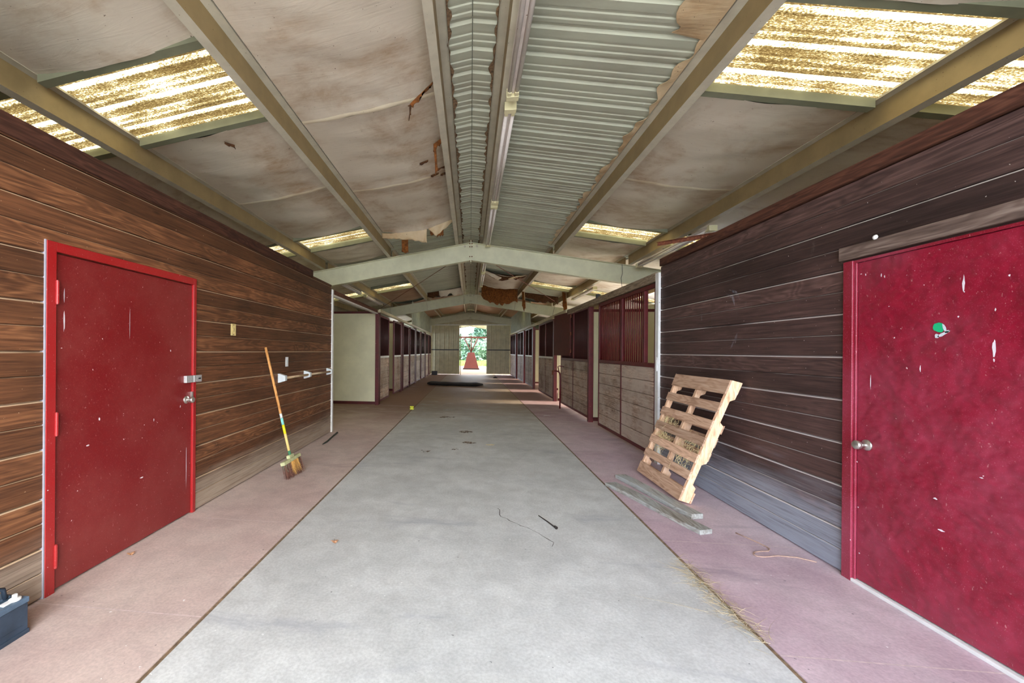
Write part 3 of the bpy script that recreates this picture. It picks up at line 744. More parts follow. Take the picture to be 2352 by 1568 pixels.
or3 = thing('glass_wool_batt', (1.15, 15.6, 3.35), 'thick brown glass wool batt hanging right of the ridge before the second rafter', 'insulation')
rag(or3, [(.42, 15.6, 4.12), (.9, 15.6, 4.00), (1.3, 15.6, 3.96), (1.80, 15.6, 3.94)], [.45, .63, .60, .48], 'fibre', 'wool', .08, .07, (0, .05, 0), 8, 18)
rag(or3, [(.40, 15.5, 4.14), (.9, 15.5, 4.02), (1.3, 15.5, 3.99), (1.80, 15.5, 3.97)], [.03, .06, .05, .05], 'vinyl', 'facing_edge', .006, .01, (0, 0, 0), 3, 18)
for x, y, zt, L, w, lab in ((1.93, 15.0, 3.82, .76, .05, 'brown shred of glass wool hanging beside the second purlin right of the ridge'), (3.40, 15.0, 3.74, .72, .07, 'brown shred of glass wool hanging beside the third purlin right of the ridge')):
    o = thing('glass_wool_shred', (x, y, zt-L), lab, 'insulation')
    rag(o, [(x-w, y, zt), (x, y+.02, zt), (x+w, y, zt)], [L*.8, L, L*.9], 'fibre', 'wool', .04, .04, (.03, 0, 0), 8, 6)
    rag(o, [(x+w*.5, y-.03, zt), (x+w, y-.03, zt)], [L*.5, L*.55], 'vinylB', 'facing_scrap', .005, .02, (.02, 0, 0), 6, 4)
o = thing('glass_wool_batt', (2.6, 15.9, 3.4), 'dark glass wool batt hanging between the two shreds right of the ridge', 'insulation')
rag(o, [(2.0, 15.9, 3.86), (2.6, 15.9, 3.78), (3.38, 15.9, 3.66)], [.20, .28, .25], 'fibre_dark', 'wool', .06, .05, (0, .05, 0), 5, 16)
o = thing('glass_wool_batt', (-1.1, 16.4, 3.8), 'torn batt hanging left of the ridge before the second rafter', 'insulation')
rag(o, [(-1.78, 16.4, 3.93), (-1.2, 16.4, 4.02), (-.36, 16.4, 4.17)], [.16, .22, .12], 'fibre_dark', 'wool', .05, .05, (0, .1, 0), 5, 16)
rag(o, [(-1.3, 16.35, 4.0), (-.8, 16.35, 4.07), (-.36, 16.35, 4.16)], [.22, .2, .3], 'vinyl', 'torn_flap', .006, .06, (0, .1, 0), 5, 12)
for xr, nm in ((IX, 'ridge'), (MX, 'middle')):
    for sgn in (-1, 1):
        for a, c, w in ((17.9, 22.0, 'just past the second rafter'), (22.0, 26.1, 'against the far gable')):
            if xr is MX: 
                if a < 20: a, c = 17.9, 19.2
                else: a = 20.26
            blanket(xr, a, c, sgn, 'tan insulation blanket in the %s bay of the %s slope, %s' % (nm, side[sgn], w), 'vinylC', .09)

# ragged dirty insulation edge along the ridge purlins
for sgn in (-1, 1):
    b = MB()
    def fn(u, v, sgn=sgn):
        y = Y0+(17.4-Y0)*u; x = .207-.016*v*(1+.8*math.sin(y*5+sgn)+.7*math.sin(y*11.3+2)+.9*math.sin(y*31+3*math.sin(y*2.3)))
        return (sgn*x, y, zr(x)-.012-.008*v*math.sin(y*17))
    b.grid(fn, 420, 2)
    o = b.build('insulation_remnant', M['remnant'], origin=(sgn*.2, 8.4, zr(.2)-.05), solid=.006)
    tag(o, 'ragged strip of dirty insulation left along the %s ridge purlin' % side[sgn], 'insulation')
    b = MB()
b = MB()
def fn(u, v):
    y = Y0+(9.2-Y0)*u
    wd = .05+.03*math.sin(y*7)+.02*math.sin(y*23)+(.24 if y < 3.3 else 0)*(1 if math.sin(y*21) > -.6 else .9)
    x = 1.80-wd*v
    return (x, y, zr(x)-.022-.012*math.sin(y*20.6)*v)
b.grid(fn, 300, 2)
o = b.build('insulation_remnant', M['vinylB'], origin=(1.8, 4.3, zr(1.8)-.05), solid=.006)
tag(o, 'yellowed remnant of insulation facing along the second purlin right of the ridge', 'insulation')

# ---------------------------------------------------------------- fluorescent fixtures
def fixture(sgn, px, ya, yb, lab, drop=0.0):
    x = sgn*(px+.095); z1 = zr(px+.09)-.215-drop
    o = thing('fluorescent_fixture', (x, (ya+yb)/2, z1-.075), lab, 'light fixture', 'strip light fixtures under the purlins')
    b = MB(); b.prism([(-.05, 0), (.05, 0), (.055, -.03), (.03, -.036), (.012, -.052), (-.012, -.052), (-.03, -.036), (-.055, -.03)], (x, 0, z1), (1, 0, 0), (0, 0, 1), (0, 1, 0), ya, yb)
    b.build('housing', M['fixture'], o)
    for dx in (-.033, .033):
        b = MB(); b.tube([(x+dx, ya+.05, z1-.06), (x+dx, yb-.05, z1-.06)], .019, 12); b.build('tube', M['tube'], o, smooth=True)
    for y in (ya+.03, yb-.03):
        b = MB(); b.box(x-.058, y-.035, z1-.085, x+.058, y+.035, z1-.002)
        for dx in (-.033, .033): b.box(x+dx-.018, y+(.035 if y < (ya+yb)/2 else -.085), z1-.082, x+dx+.018, y+(.085 if y < (ya+yb)/2 else -.035), z1-.04)
        b.build('lampholder', M['lampend'], o, bevel=.003)
fixture(1, .285, .95, 3.86, 'white strip light under the right ridge purlin, overhead nearest the camera')
fixture(1, .285, 4.0, 6.55, 'white strip light under the right ridge purlin, middle of the three before the rafter')
fixture(1, .285, 6.68, 9.2, 'white strip light under the right ridge purlin, ending at the nearest rafter')
fixture(1, 3.49, 6.35, 9.0, 'strip light under the third right purlin, behind the rusty bar', .03)
fixture(1, 3.49, 12.0, 14.5, 'strip light under the third right purlin, beyond the nearest rafter', .03)
fixture(-1, 3.49, 10.6, 12.7, 'strip light under the third left purlin, just beyond the nearest rafter', .03)
fixture(-1, 3.49, 13.3, 15.8, 'strip light under the third left purlin, farther from the nearest rafter', .03)
fixture(1, .285, 9.7, 12.2, 'strip light under the right ridge purlin, just beyond the nearest rafter')
fixture(1, .285, 12.4, 14.9, 'strip light under the right ridge purlin, farther from the nearest rafter')

for sgn in (-1, 1):
    b = MB(); b.tube([(sgn*.1, 10.1, 4.02), (sgn*3.9, 17.1, 3.385)], .008, 8)
    tag(b.build('brace_rod', M['rust'], origin='base'), 'thin steel brace rod crossing under the %s roof slope between the two rafters' % side[sgn], 'brace rod')
b = MB(); b.tube([(3.35, 9.29, 3.49), (3.36, 9.28, 3.3), (3.33, 9.28, 3.18), (3.35, 9.28, 2.95)], .005, 6)
tag(b.build('hanging_wire', M['black'], origin='base'), 'thin dark wire hanging in front of the nearest rafter on the right', 'wire')
# rusty angle bar lying on the right wall
b = MB(); p0, p1 = Vector((2.33, 5.28, 2.905)), Vector((2.78, 4.45, 2.815))
b.bar(p0, p1, .05, .005); b.bar(p0+Vector((.0, 0, -.02)), p1+Vector((0, 0, -.02)), .005, .045)
tag(b.build('rusty_angle_bar', M['rust'], origin='base'), 'rusty steel angle bar poking out over the top of the right board wall', 'steel bar')

# ---------------------------------------------------------------- stalls
def ribbed(b, o, a, n, length, z0, ztop, per=.23):
    """vertical ribbed sheet: origin o, along a, rib direction n, heights given by functions of distance"""
    prof = [(0, 0), (.3, 0), (.34, .18), (.42, .18), (.46, 0), (.80, 0), (.86, 1), (.95, 1)]
    pts = []; k = 0
    while k*per < length:
        for u, h in prof:
            if k*per+u*per <= length: pts.append((k*per+u*per, h*.022))
        k += 1
    pts.append((length, 0)); vs = []
    for u, h in pts:
        q = Vector(o)+Vector(a)*u+Vector(n)*h
        vs += [(q.x, q.y, z0(u)), (q.x, q.y, ztop(u))]
    b.add(vs, [(2*i, 2*i+1, 2*i+3, 2*i+2) for i in range(len(pts)-1)])
def panel(name, sgn, x, ya, yb, z0, z1, zm, lab, cat, group, divs=1, bars=True, open_to=None, sill='maroon', open_y=None, t=.05, solid=None, boards='stall_boards', bar_step=.085, rails=()):
    o = thing(name, (sgn*x, (ya+yb)/2, z0), lab, cat, group)
    xi, xo = sgn*x, sgn*(x+t); w = .05
    b = MB()
    b.box(xi, ya, z0, xo, ya+w, z1); b.box(xi, yb-w, z0, xo, yb, z1)
    b.box(xi, ya+w, z1-.06, xo, yb-w, z1); b.box(xi, ya+w, z0, xo, yb-w, z0+.05)
    for k in range(1, divs):
        y = ya+(yb-ya)*k/divs if not open_y else open_y[1]
        b.box(xi, y-.025, z0+.05, xo, y+.025, zm-.03); b.box(xi, y-.045, zm+.03, xo, y+.045, z1-.06)
    for zz in rails: b.box(xi, ya+w, zz-.02, xo, yb-w, zz+.02)
    b.build('frame', M['maroon'], o, bevel=.004)
    b = MB(); b.box(xi-sgn*.004, ya+w, zm-.03, xo, yb-w, zm+.03); b.build('sill', M[sill], o, bevel=.003)
    gm = M['maroon_shade'] if sgn < 0 or ya > 9 else M['maroon']  # left and deeper grilles take the maroon with shade in its colour
    b = MB(); z = z0+.05
    hh = (zm-.03-z)/6
    for k in range(6):
        b.box(sgn*(x+.006), ya+w, z+k*hh+.003, sgn*(x+.036), yb-w, z+(k+1)*hh-.005)
    b.box(sgn*(x+.036), ya+w, z0+.05, sgn*(x+.046), yb-w, zm-.03)
    b.build('boards', M[boards], o, bevel=.003)
    if bars:
        b = MB(); lo = ya+w if not open_y else open_y[0]+.0
        y = lo+bar_step*.6
        while y < yb-w-.02:
            b.tube([(sgn*(x+t/2), y, zm+.03), (sgn*(x+t/2), y, z1-.06)], .0125, 8); y += bar_step
        b.build('grille', gm, o, smooth=True)
        if open_y:
            b = MB(); b.box(xi-sgn*.003, open_y[0]-.04, zm+.03, xo, open_y[0]+.03, z1-.06); b.build('grille_stile', M['maroon'], o, bevel=.004)
    return o
def post(sgn, x, y, z1, lab, w=.10, mat='maroon'):
    b = MB(); b.box(sgn*x, y-w/2, 0, sgn*(x+.10), y+w/2, z1)
    tag(b.build('stall_post', M[mat], origin='base', bevel=.005), lab, 'post', 'maroon stall posts')
nth = ['first', 'second', 'third', 'fourth', 'fifth', 'sixth', 'seventh', 'eighth']
# left row
lp = [(10.98, 11.22), (14.75, 15.25), (18.52, 18.95), (22.48, 23.0)]
for k, (a, c) in enumerate(lp):
    post(-1, 2.56, a+.07, 2.6, 'maroon post on the left, near jamb of the %s stall' % nth[k], .12)
    post(-1, 2.56, c-.05, 2.6, 'maroon post on the left, far jamb of the %s stall front' % nth[k], .08, 'maroon_dk')
pl = [(11.24, 12.55), (13.38, 14.72), (15.27, 16.62), (17.08, 18.48), (18.98, 20.42), (20.95, 22.45), (23.03, 24.5), (25.0, 26.15)]
for k, (a, c) in enumerate(pl):
    panel('stall_screen' if k % 2 == 0 else 'stall_gate', -1, 2.575, a, c, .06, 2.56, 1.345, '%s left-hand stall %s counting from the white partition, boards below and dark bars above' % (nth[k], 'front panel' if k % 2 == 0 else 'sliding door'), 'stall panel' if k % 2 == 0 else 'stall door', 'left stall fronts', sill='white_trim', bar_step=.075)
for k, (a, c) in enumerate(((16.64, 17.06), (20.44, 20.93), (24.52, 24.98))):
    post(-1, 2.60, (a+c)/2-.1, 2.56, 'maroon middle post of the %s left stall' % nth[k+1], .14, 'maroon_dk')
for k, (a, c) in enumerate(((11.0, 14.7), (14.75, 18.5), (18.55, 22.45), (22.5, 26.2))):
    b = MB(); b.box(-2.515, a, 2.605, -2.555, c, 2.695); b.box(-2.50, a, 2.605, -2.515, c, 2.63)
    for y in (a+.1, c-.1): b.box(-2.555, y-.03, 2.60, -2.66, y+.03, 2.68)
    tag(b.build('door_track', M['cream'], origin='base', bevel=.003), 'cream sliding door track above the %s left stall' % nth[k], 'door track', 'sliding door tracks')
o = thing('header_beam', (-2.62, 9.1, 2.55), 'brown header board with a white lower strip over the open left bay', 'header beam')
b = MB(); b.box(-2.585, 7.28, 2.585, -2.66, 10.96, 2.675); b.build('board', M['header_dark'], o, bevel=.003)
b = MB(); b.box(-2.58, 7.28, 2.555, -2.665, 10.96, 2.585); b.build('strip', M['white_trim'], o)
# partitions between stalls
def partition(sgn, y, lab, z0=.08, x0=2.68, zt=2.585):
    o = thing('stall_partition', (sgn*4.4, y, 0), lab, 'partition', 'white stall partitions')
    b = MB(); b.box(sgn*x0, y-.02, z0, sgn*6.28, y+.02, zt); b.build('panel', M['white_panel'], o)
    b = MB(); b.box(sgn*x0, y-.035, zt, sgn*6.28, y+.035, zt+.06); b.box(sgn*x0, y-.03, 0, sgn*6.28, y+.03, z0); b.build('rail', M['maroon_dk'], o)
partition(-1, 11.14, 'large white painted partition facing the open bay on the left')
for k, y in enumerate((15.0, 18.75, 22.75)): partition(-1, y, 'white partition between left stalls, %s past the open bay' % nth[k+1], x0=2.75)
partition(1, 9.22, 'white partition seen through the gap beside the first right stall', zt=2.42)
for k, y in enumerate((12.85, 16.45, 19.75, 22.95)): partition(1, y, 'white partition between right stalls, %s from the entrance' % nth[k+1], x0=2.75)
for sgn, y, nm in ((-1, 7.235, 'wall_stall_left'), (1, 5.79, 'wall_stall_right')):
    b = MB(); b.box(sgn*2.70, y-.035, 0, sgn*6.28, y+.035, 2.66)
    struct(b.build(nm, M['white_panel']), 'white cross wall closing the %s room behind the board wall' % side[sgn], 'wall')
# right row
panel('stall_screen', 1, 2.565, 5.85, 8.35, .06, 2.50, 1.345, 'large maroon barred stall front with an open feed gap, beside the right board wall', 'stall panel', 'right stall fronts', divs=2, open_y=(6.25, 7.14), bar_step=.082)
panel('stall_gate', 1, 2.60, 9.12, 11.85, .06, 2.56, 1.335, 'maroon sliding stall door with a swung-out hatch, second on the right', 'stall door', 'right stall fronts', divs=2, bar_step=.07)
panel('stall_screen', 1, 2.575, 12.8, 15.4, .06, 2.56, 1.345, 'third right-hand stall front, dark bars over two board panels', 'stall panel', 'right stall fronts', divs=2, sill='white_trim', bar_step=.07)
panel('stall_screen', 1, 2.575, 17.05, 19.1, .06, 2.56, 1.345, 'fourth right-hand stall front beyond the white gap', 'stall panel', 'right stall fronts', divs=2, sill='white_trim', bar_step=.07)
panel('stall_screen', 1, 2.575, 19.85, 22.2, .06, 2.56, 1.345, 'fifth right-hand stall front, second from the far gable', 'stall panel', 'right stall fronts', divs=2, sill='white_trim', bar_step=.07)
panel('stall_screen', 1, 2.575, 23.3, 26.1, .06, 2.56, 1.345, 'last right-hand stall front against the far gable', 'stall panel', 'right stall fronts', divs=2, sill='white_trim', bar_step=.07)
for k, (y, w) in enumerate(((9.06, .10), (12.72, .12), (16.9, .22), (19.75, .12), (23.1, .2))):
    post(1, 2.57, y, 2.55, 'maroon post on the right at the near side of the %s stall front' % nth[k+1], w)
o = thing('stall_hatch', (2.52, 11.1, 1.42), 'flat maroon hatch panel swung out into the aisle on the right', 'hatch')
b = MB(); H0, H1 = Vector((2.575, 10.66, 0)), Vector((2.44, 11.95, 0))
b.bar(H0+Vector((0, 0, 2.0)), H1+Vector((0, 0, 2.0)), .02, 1.14); b.build('panel', M['maroon_dk'], o, bevel=.003)
b = MB()
for z in (1.55, 2.0, 2.45): b.box(2.56, 10.60, z-.04, 2.585, 10.67, z+.04)
b.build('hinge', M['rust'], o)
o = thing('header_beam', (2.62, 8.3, 2.51), 'weathered pale header beam over the right stall fronts nearest the entrance', 'header beam')
b = MB(); b.box(2.545, 5.84, 2.515, 2.66, 10.9, 2.635); b.build('board', M['header_wood'], o, bevel=.004)
b = MB(); b.box(2.55, 8.35, 2.64, 2.60, 8.43, 2.70); b.box(2.53, 8.36, 2.62, 2.55, 8.42, 2.70); b.build('hanger', M['black'], o)
for k, (a, c) in enumerate(((10.95, 15.4), (15.45, 20.8), (20.85, 26.2))):
    b = MB(); b.box(2.53, a, 2.57, 2.57, c, 2.66)
    for y in (a+.1, (a+c)/2, c-.1): b.box(2.57, y-.03, 2.565, 2.68, y+.03, 2.65)
    tag(b.build('door_track', M['cream'], origin='base', bevel=.003), 'sliding door track on the right, %s beyond the header beam' % nth[k], 'door track', 'sliding door tracks')
# yard hydrant
o = thing('water_hydrant', (2.417, 11.07, 0), 'brown standpipe hydrant with a curved spout beside the right stall door', 'hydrant')
b = MB(); b.tube([(2.417, 11.07, 0), (2.417, 11.07, .86), (2.41, 11.09, .95), (2.38, 11.13, 1.0), (2.30, 11.2, 1.01)], .021, 12); b.build('pipe', M['maroon'], o, smooth=True)
b = MB(); b.tube([(2.30, 11.2, 1.01), (2.26, 11.24, 1.01), (2.255, 11.245, .90)], .024, 12); b.build('spout', M['rust'], o, smooth=True)
b = MB(); b.tube([(2.40, 11.1, .97), (2.36, 11.1, 1.13), (2.40, 11.07, 1.15), (2.50, 11.0, 1.13)], .012, 10); b.build('handle', M['maroon'], o, smooth=True)

# ---------------------------------------------------------------- outer shell
OPEN = {-1: [(23.3, 25.6)], 1: [(11.3, 12.75), (15.2, 16.3), (18.9, 19.7), (22.0, 22.85)]}  # left opening is unseen, added to brighten the deep end of the aisle
for sgn in (-1, 1):
    b = MB(); cuts = [Y0]+[v for p in OPEN[sgn] for v in p]+[YE]
    top = lambda u: zr(6.3)-.02
    for i in range(0, len(cuts), 2): ribbed(b, (sgn*6.3, cuts[i], 0), (0, 1, 0), (sgn, 0, 0), cuts[i+1]-cuts[i], lambda u: 0.0, top)
    for a, c in OPEN[sgn]:
        ribbed(b, (sgn*6.3, a, 0), (0, 1, 0), (sgn, 0, 0), c-a, lambda u: 0.0, lambda u: 1.2 if sgn < 0 else .02); ribbed(b, (sgn*6.3, a, 0), (0, 1, 0), (sgn, 0, 0), c-a, lambda u: 2.35, top)
    struct(b.build('wall_outer_' + side[sgn], M['siding_in']), 'ribbed metal outer wall behind the %s stalls' % side[sgn], 'wall')
    b = MB(); ribbed(b, (sgn*2.63, 17.8, 0), (0, 1, 0), (-sgn, 0, 0), YE-17.8, lambda u: 2.66, lambda u: zr(2.63)-.02)
    struct(b.build('wall_upper_' + side[sgn], M['siding_in']), 'ribbed metal infill above the far stalls on the %s' % side[sgn], 'wall')
    b = MB(); ribbed(b, (sgn*2.69, Y0, 0), (sgn, 0, 0), (0, -1, 0), 3.6, lambda u: 0.0, lambda u: zr(2.69+u)-.02)
    struct(b.build('wall_front_' + side[sgn], M['siding_in']), 'metal front wall beside the open entrance on the %s' % side[sgn], 'wall')
b = MB()
ribbed(b, (-6.3, YE, 0), (1, 0, 0), (0, -1, 0), 3.68, lambda u: 0.0, lambda u: zr(6.3-u)-.02)
ribbed(b, (2.66, YE, 0), (1, 0, 0), (0, -1, 0), 3.64, lambda u: 0.0, lambda u: zr(2.66+u)-.02)
ribbed(b, (-2.62, YE, 0), (1, 0, 0), (0, -1, 0), 5.28, lambda u: 3.27, lambda u: zr(-2.62+u)-.02)
struct(b.build('wall_back', M['siding']), 'khaki ribbed metal gable wall at the far end of the aisle', 'wall')
b = MB(); b.box(-2.6, YE-.06, 3.235, 2.66, YE-.035, 3.30); b.box(-2.62, YE-.06, 2.7, -2.56, YE-.03, 3.8); b.box(2.62, YE-.06, 2.7, 2.68, YE-.03, 3.75)
struct(b.build('trim_8', M['white_trim']), 'pale track trim across the far gable above its sliding doors', 'trim')
for xa, xb, zz, lab in ((-2.62, -.70, .03, 'left khaki sliding door leaf of the far gable'), (1.06, 2.64, .07, 'right khaki sliding door leaf of the far gable')):
    o = thing('sliding_door', ((xa+xb)/2, YE+.05, zz), lab, 'sliding door', 'far sliding doors')
    b = MB(); ribbed(b, (xa+.02, YE+.045, 0), (1, 0, 0), (0, -1, 0), xb-xa-.04, lambda u: zz+.02, lambda u: 3.25, .30); b.build('panel', M['siding'], o)
    b = MB(); b.box(xa, YE+.04, zz, xa+.05, YE+.08, 3.26); b.box(xb-.05, YE+.04, zz, xb, YE+.08, 3.26); b.box(xa+.05, YE+.04, zz, xb-.05, YE+.08, zz+.05); b.build('frame', M['siding'], o)
    b = MB(); b.box(xa+.05, YE+.005, 1.60, xb-.05, YE+.022, 1.66); b.build('rail', M['black'], o)
b = MB(); b.box(-.66, YE+.1, .0, -.61, YE+.15, 3.3)
struct(b.build('trim_9', M['siding']), 'narrow steel upright at the left of the far doorway', 'trim')

# ---------------------------------------------------------------- broom
B0, B1 = Vector((-2.535, 4.72, 1.555)), Vector((-2.17, 4.66, .20))
ax = (B1-B0).normalized()
o = thing('broom', (-2.12, 4.65, 0), 'old push broom leaning head down against the left board wall', 'broom')
L = (B1-B0).length
def seg(a, c): return [B0+ax*L*a, B0+ax*L*c]
b = MB(); b.tube(seg(0, .60), .0155, 14); b.build('handle', M['handle_wood'], o, smooth=True)
for a, c, m, nm in ((.60, .64, 'silver', 'silver_band'), (.64, .70, 'aqua', 'aqua_band'), (.70, .78, 'yellow', 'yellow_band'), (.78, .93, 'pale_wood', 'lower_handle'), (.93, 1.0, 'green_tape', 'green_band')):
    b = MB(); b.tube(seg(a, c), .0162, 14); q = b.build(nm, M[m], o, smooth=True)
hd = Vector((.03, .36, .02)).normalized(); hn = ax.cross(hd).normalized()
hc = B1+ax*.01
b = MB(); b.frame(hc, hd, hn, ax, ((-.19, .19), (-.03, .03), (-.02, .02)))
b.frame(hc, hd, hn, ax, ((-.05, .05), (-.024, .024), (-.06, -.02)))
b.build('head', M['headp'], o, bevel=.006)
def tuft(cnt, lo, hi, L0, L1, mat, name, spread, w):
    b = MB()
    for _ in range(cnt):
        u = rnd.uniform(lo, hi); s_ = rnd.uniform(-.026, .026) if mat != 'straw' else rnd.uniform(.024, .05)
        p = hc+hd*u+hn*s_+ax*.018
        d = ax+hd*(u*spread+rnd.uniform(-.06, .06))+hn*rnd.uniform(-.06, .12)-Vector((0, 0, 0))
        d.normalize(); ln = rnd.uniform(L0, L1)
        e = p+d*ln
        if e.z < .004: ln *= (p.z-.004)/(p.z-e.z)
        b.blade(p, d*ln, w, (hn*rnd.uniform(-.01, .02)))
    return b.build(name, M[mat], o)
tuft(420, -.185, .185, .16, .23, 'bristle', 'bristles', .5, .0022)
tuft(160, -.188, .188, .05, .09, 'bristle_g', 'worn_bristles', .4, .002)
tuft(120, -.07, .10, .08, .17, 'straw', 'caught_straw', 1.2, .0016)

# ---------------------------------------------------------------- pallet leaning on the right wall
BLc, BRc = Vector((2.10, 5.285, .0)), Vector((2.097, 4.266, .0))
TLc, TRc = Vector((2.445, 5.05, 1.238)), Vector((2.445, 4.045, 1.232))
R = ((BRc-BLc)+(TRc-TLc))/2; U = ((TLc-BLc)+(TRc-BRc))/2
Wd, Hg = R.length, U.length; Rn, Un = R.normalized(), U.normalized()
Nn = Rn.cross(Un).normalized()
if Nn.x > 0: Nn = -Nn            # faces the aisle
Rp = Rn
BL = (BLc+BRc)/2-R/2
lift = -min(0, BL.z, (BL-Nn*.14).z)
BL = BL+Vector((0, 0, lift+.002))
o = thing('wooden_pallet', tuple(BL+R/2), 'pale wooden pallet leaning against the right board wall with hay caught in it', 'pallet')
def pbox(name, mat, r0, r1, u0, u1, n0, n1, jit=.0):
    b = MB(); b.frame(BL, Rp, Un, -Nn, ((r0, r1), (u0+rnd.uniform(-jit, jit), u1+rnd.uniform(-jit, jit)), (n0, n1)))
    return b.build(name, mat, o, bevel=.003)
us = [(0, .145)]; g = (Hg-.145*2-.095*5)/6
for k in range(5): a = .145+g*(k+1)+.095*k; us.append((a, a+.095))
us.append((Hg-.145, Hg))
for k, (a, c) in enumerate(us): pbox('deck_board', M['pal_b'], 0, Wd, a, c, 0, .016, .002)
for r in (.0, Wd/2-.02, Wd-.04):
    b = MB()
    H = Hg; d0, d1 = .016, .108; nt = .038
    prof = [(d0, 0), (d1, 0), (d1, .17), (d1-nt, .20), (d1-nt, .42), (d1, .45), (d1, H-.45), (d1-nt, H-.42), (d1-nt, H-.20), (d1, H-.17), (d1, H), (d0, H)]
    b.prism([(p, q_) for p, q_ in prof], BL, -Nn, Un, Rp, r, r+.04)
    b.build('stringer', M['pal_s'], o, bevel=.002)
for a, c in ((.0, .12), (.47, .56), (.62, .72), (.77, .86), (Hg-.12, Hg)): pbox('bottom_board', M['pal_b'], 0, Wd+rnd.uniform(-.02, .01), a, c, .108, .122)
# nail heads
# hay
b = MB()
for r0, r1, u0, u1, n_ in ((.06, .40, .50, .60, 170), (.05, .34, .70, .80, 130), (.56, .95, .42, .55, 220), (.60, .95, .60, .68, 150), (.08, .3, .38, .46, 60), (.6, .9, .30, .40, 60)):
    for _ in range(n_):
        p = BL+Rp*rnd.uniform(r0, r1)+Un*rnd.uniform(u0, u1)-Nn*rnd.uniform(.006, .07)
        d = Rp*rnd.uniform(-1, 1)+Un*rnd.uniform(-1.2, .5)-Nn*rnd.uniform(-.3, .3)
        d.normalize(); b.blade(p, d*rnd.uniform(.04, .10), .0019, Vector((0, 0, -rnd.uniform(0, .03))), 3)
tag(b.build('hay', M['hay'], origin=tuple(BL+R/2+U*.4)), 'wisps of hay caught between the boards of the leaning pallet', 'hay', kind='stuff')

# ---------------------------------------------------------------- loose planks on the floor
def plank(p0, p1, w, h, lab, bevel=.004, notch=False):
    p0, p1 = Vector(p0), Vector(p1); d = (p1-p0); L = d.length; d.normalize(); sd = Vector((-d.y, d.x, 0))
    b = MB()
    def fn(i):
        t = i/12; return p0+d*L*t+sd*(.006*math.sin(t*5))
    vs = []
    for i in range(13):
        c_ = fn(i); ww = w/2*(1-.10*max(0, (i-10)/2)); z = h+.004*math.sin(i*.6)
        vs += [tuple(c_-sd*ww), tuple(c_+sd*ww), tuple(c_+sd*ww+Vector((0, 0, z))), tuple(c_-sd*ww+Vector((0, 0, z)))]
    fs = [(0, 1, 2, 3), (48, 51, 50, 49)]
    for i in range(12):
        for k in range(4): fs.append((4*i+k, 4*i+4+k, 4*i+4+(k+1) % 4, 4*i+(k+1) % 4))
    b.add(vs, fs)
    tag(b.build('loose_plank', M['plank'], origin='base', bevel=bevel), lab, 'plank', 'loose grey planks on the floor')
plank((1.605, 4.76, .001), (1.985, 3.575, .001), .135, .038, 'grey weathered plank on the floor nearest the aisle joint')
plank((1.82, 5.06, .001), (2.085, 3.895, .001), .13, .045, 'grey weathered plank lying under the foot of the leaning pallet')

# ---------------------------------------------------------------- battery
o = thing('car_battery', (-2.435, 1.775, 0), 'dusty dark car battery on the floor at the left edge beside the red door', 'battery')
b = MB(); b.box(-2.52, 1.63, .0, -2.352, 1.898, .162); b.box(-2.524, 1.626, .0, -2.346, 1.902, .022)
b.box(-2.352, 1.66, .05, -2.350, 1.87, .055); b.build('case', M['battery'], o, bevel=.004)
b = MB(); b.box(-2.524, 1.626, .164, -2.347, 1.903, .192); b.box(-2.50, 1.65, .192, -2.43, 1.88, .205); b.build('lid', M['battery_lid'], o, bevel=.004)
b = MB(); b.tube([(-2.43, 1.66, .19), (-2.43, 1.67, .25), (-2.43, 1.70, .275), (-2.43, 1.80, .275), (-2.43, 1.842, .255), (-2.43, 1.852, .20)], .011, 8); b.build('handle', M['battery'], o, smooth=True)
b = MB(); b.tube([(-2.385, 1.862, .192), (-2.385, 1.862, .200), (-2.385, 1.862, .203)], [.028, .026, .018], 14); b.tube([(-2.385, 1.862, .20), (-2.385, 1.862, .222)], .012, 12); b.box(-2.40, 1.80, .192, -2.37, 1.85, .201)
tag(b.build('terminal_cover', M['white'], o, bevel=.002), 'white terminal cover')

# ---------------------------------------------------------------- small things on the floor
b = MB(); b.tube([(.641, 3.785, .006), (.70, 3.645, .009), (.742, 3.54, .007)], [.004, .0055, .006], 8); b.tube([(.738, 3.55, .012), (.748, 3.522, .012)], [.010, .013], 8)
tag(b.build('twig', M['stick'], origin='base', smooth=True), 'short black twig with a knobbed end on the grey slab', 'twig')
def leaf(x, y, r, rot, lab):
    b = MB(); pts = [(0, -1.0), (.12, -.55), (.55, -.7), (.5, -.25), (.95, .0), (.5, .2), (.45, .65), (.12, .5), (0, 1.0), (-.12, .5), (-.5, .6), (-.5, .15), (-.95, -.05), (-.5, -.3), (-.5, -.7), (-.12, -.55)]
    vs = [(x, y, .012)]
    for a, c in pts:
        u, v = a*r, c*r; vs.append((x+u*math.cos(rot)-v*math.sin(rot), y+u*math.sin(rot)+v*math.cos(rot), .003+.02*abs(a)*rnd.uniform(.4, 1.2)))
    n_ = len(pts); b.add(vs, [(0, 1+i, 1+(i+1) % n_) for i in range(n_)])
    b.tube([(x, y, .01), (x+r*1.5*math.sin(-rot), y+r*1.5*math.cos(rot), .004)], .0012, 5)
    tag(b.build('dry_leaf', M['leaf'], origin='base', solid=.0012), lab, 'leaf')
leaf(-1.059, 3.068, .035, .4, 'curled tan leaf alone on the grey slab')
leaf(-2.49, 2.70, .03, 1.2, 'dry leaf at the foot of the left red door')
o = thing('plastic_scrap', (-1.50, 10.3, 0), 'lemon yellow scrap of plastic beside the left floor joint', 'plastic scrap')
b = MB(); b.box(-1.555, 10.27, .0, -1.455, 10.33, .035); b.box(-1.555, 10.29, .05, -1.455, 10.33, .085); b.box(-1.52, 10.3, .03, -1.49, 10.33, .055); b.build('body', M['lemon'], o, bevel=.004)
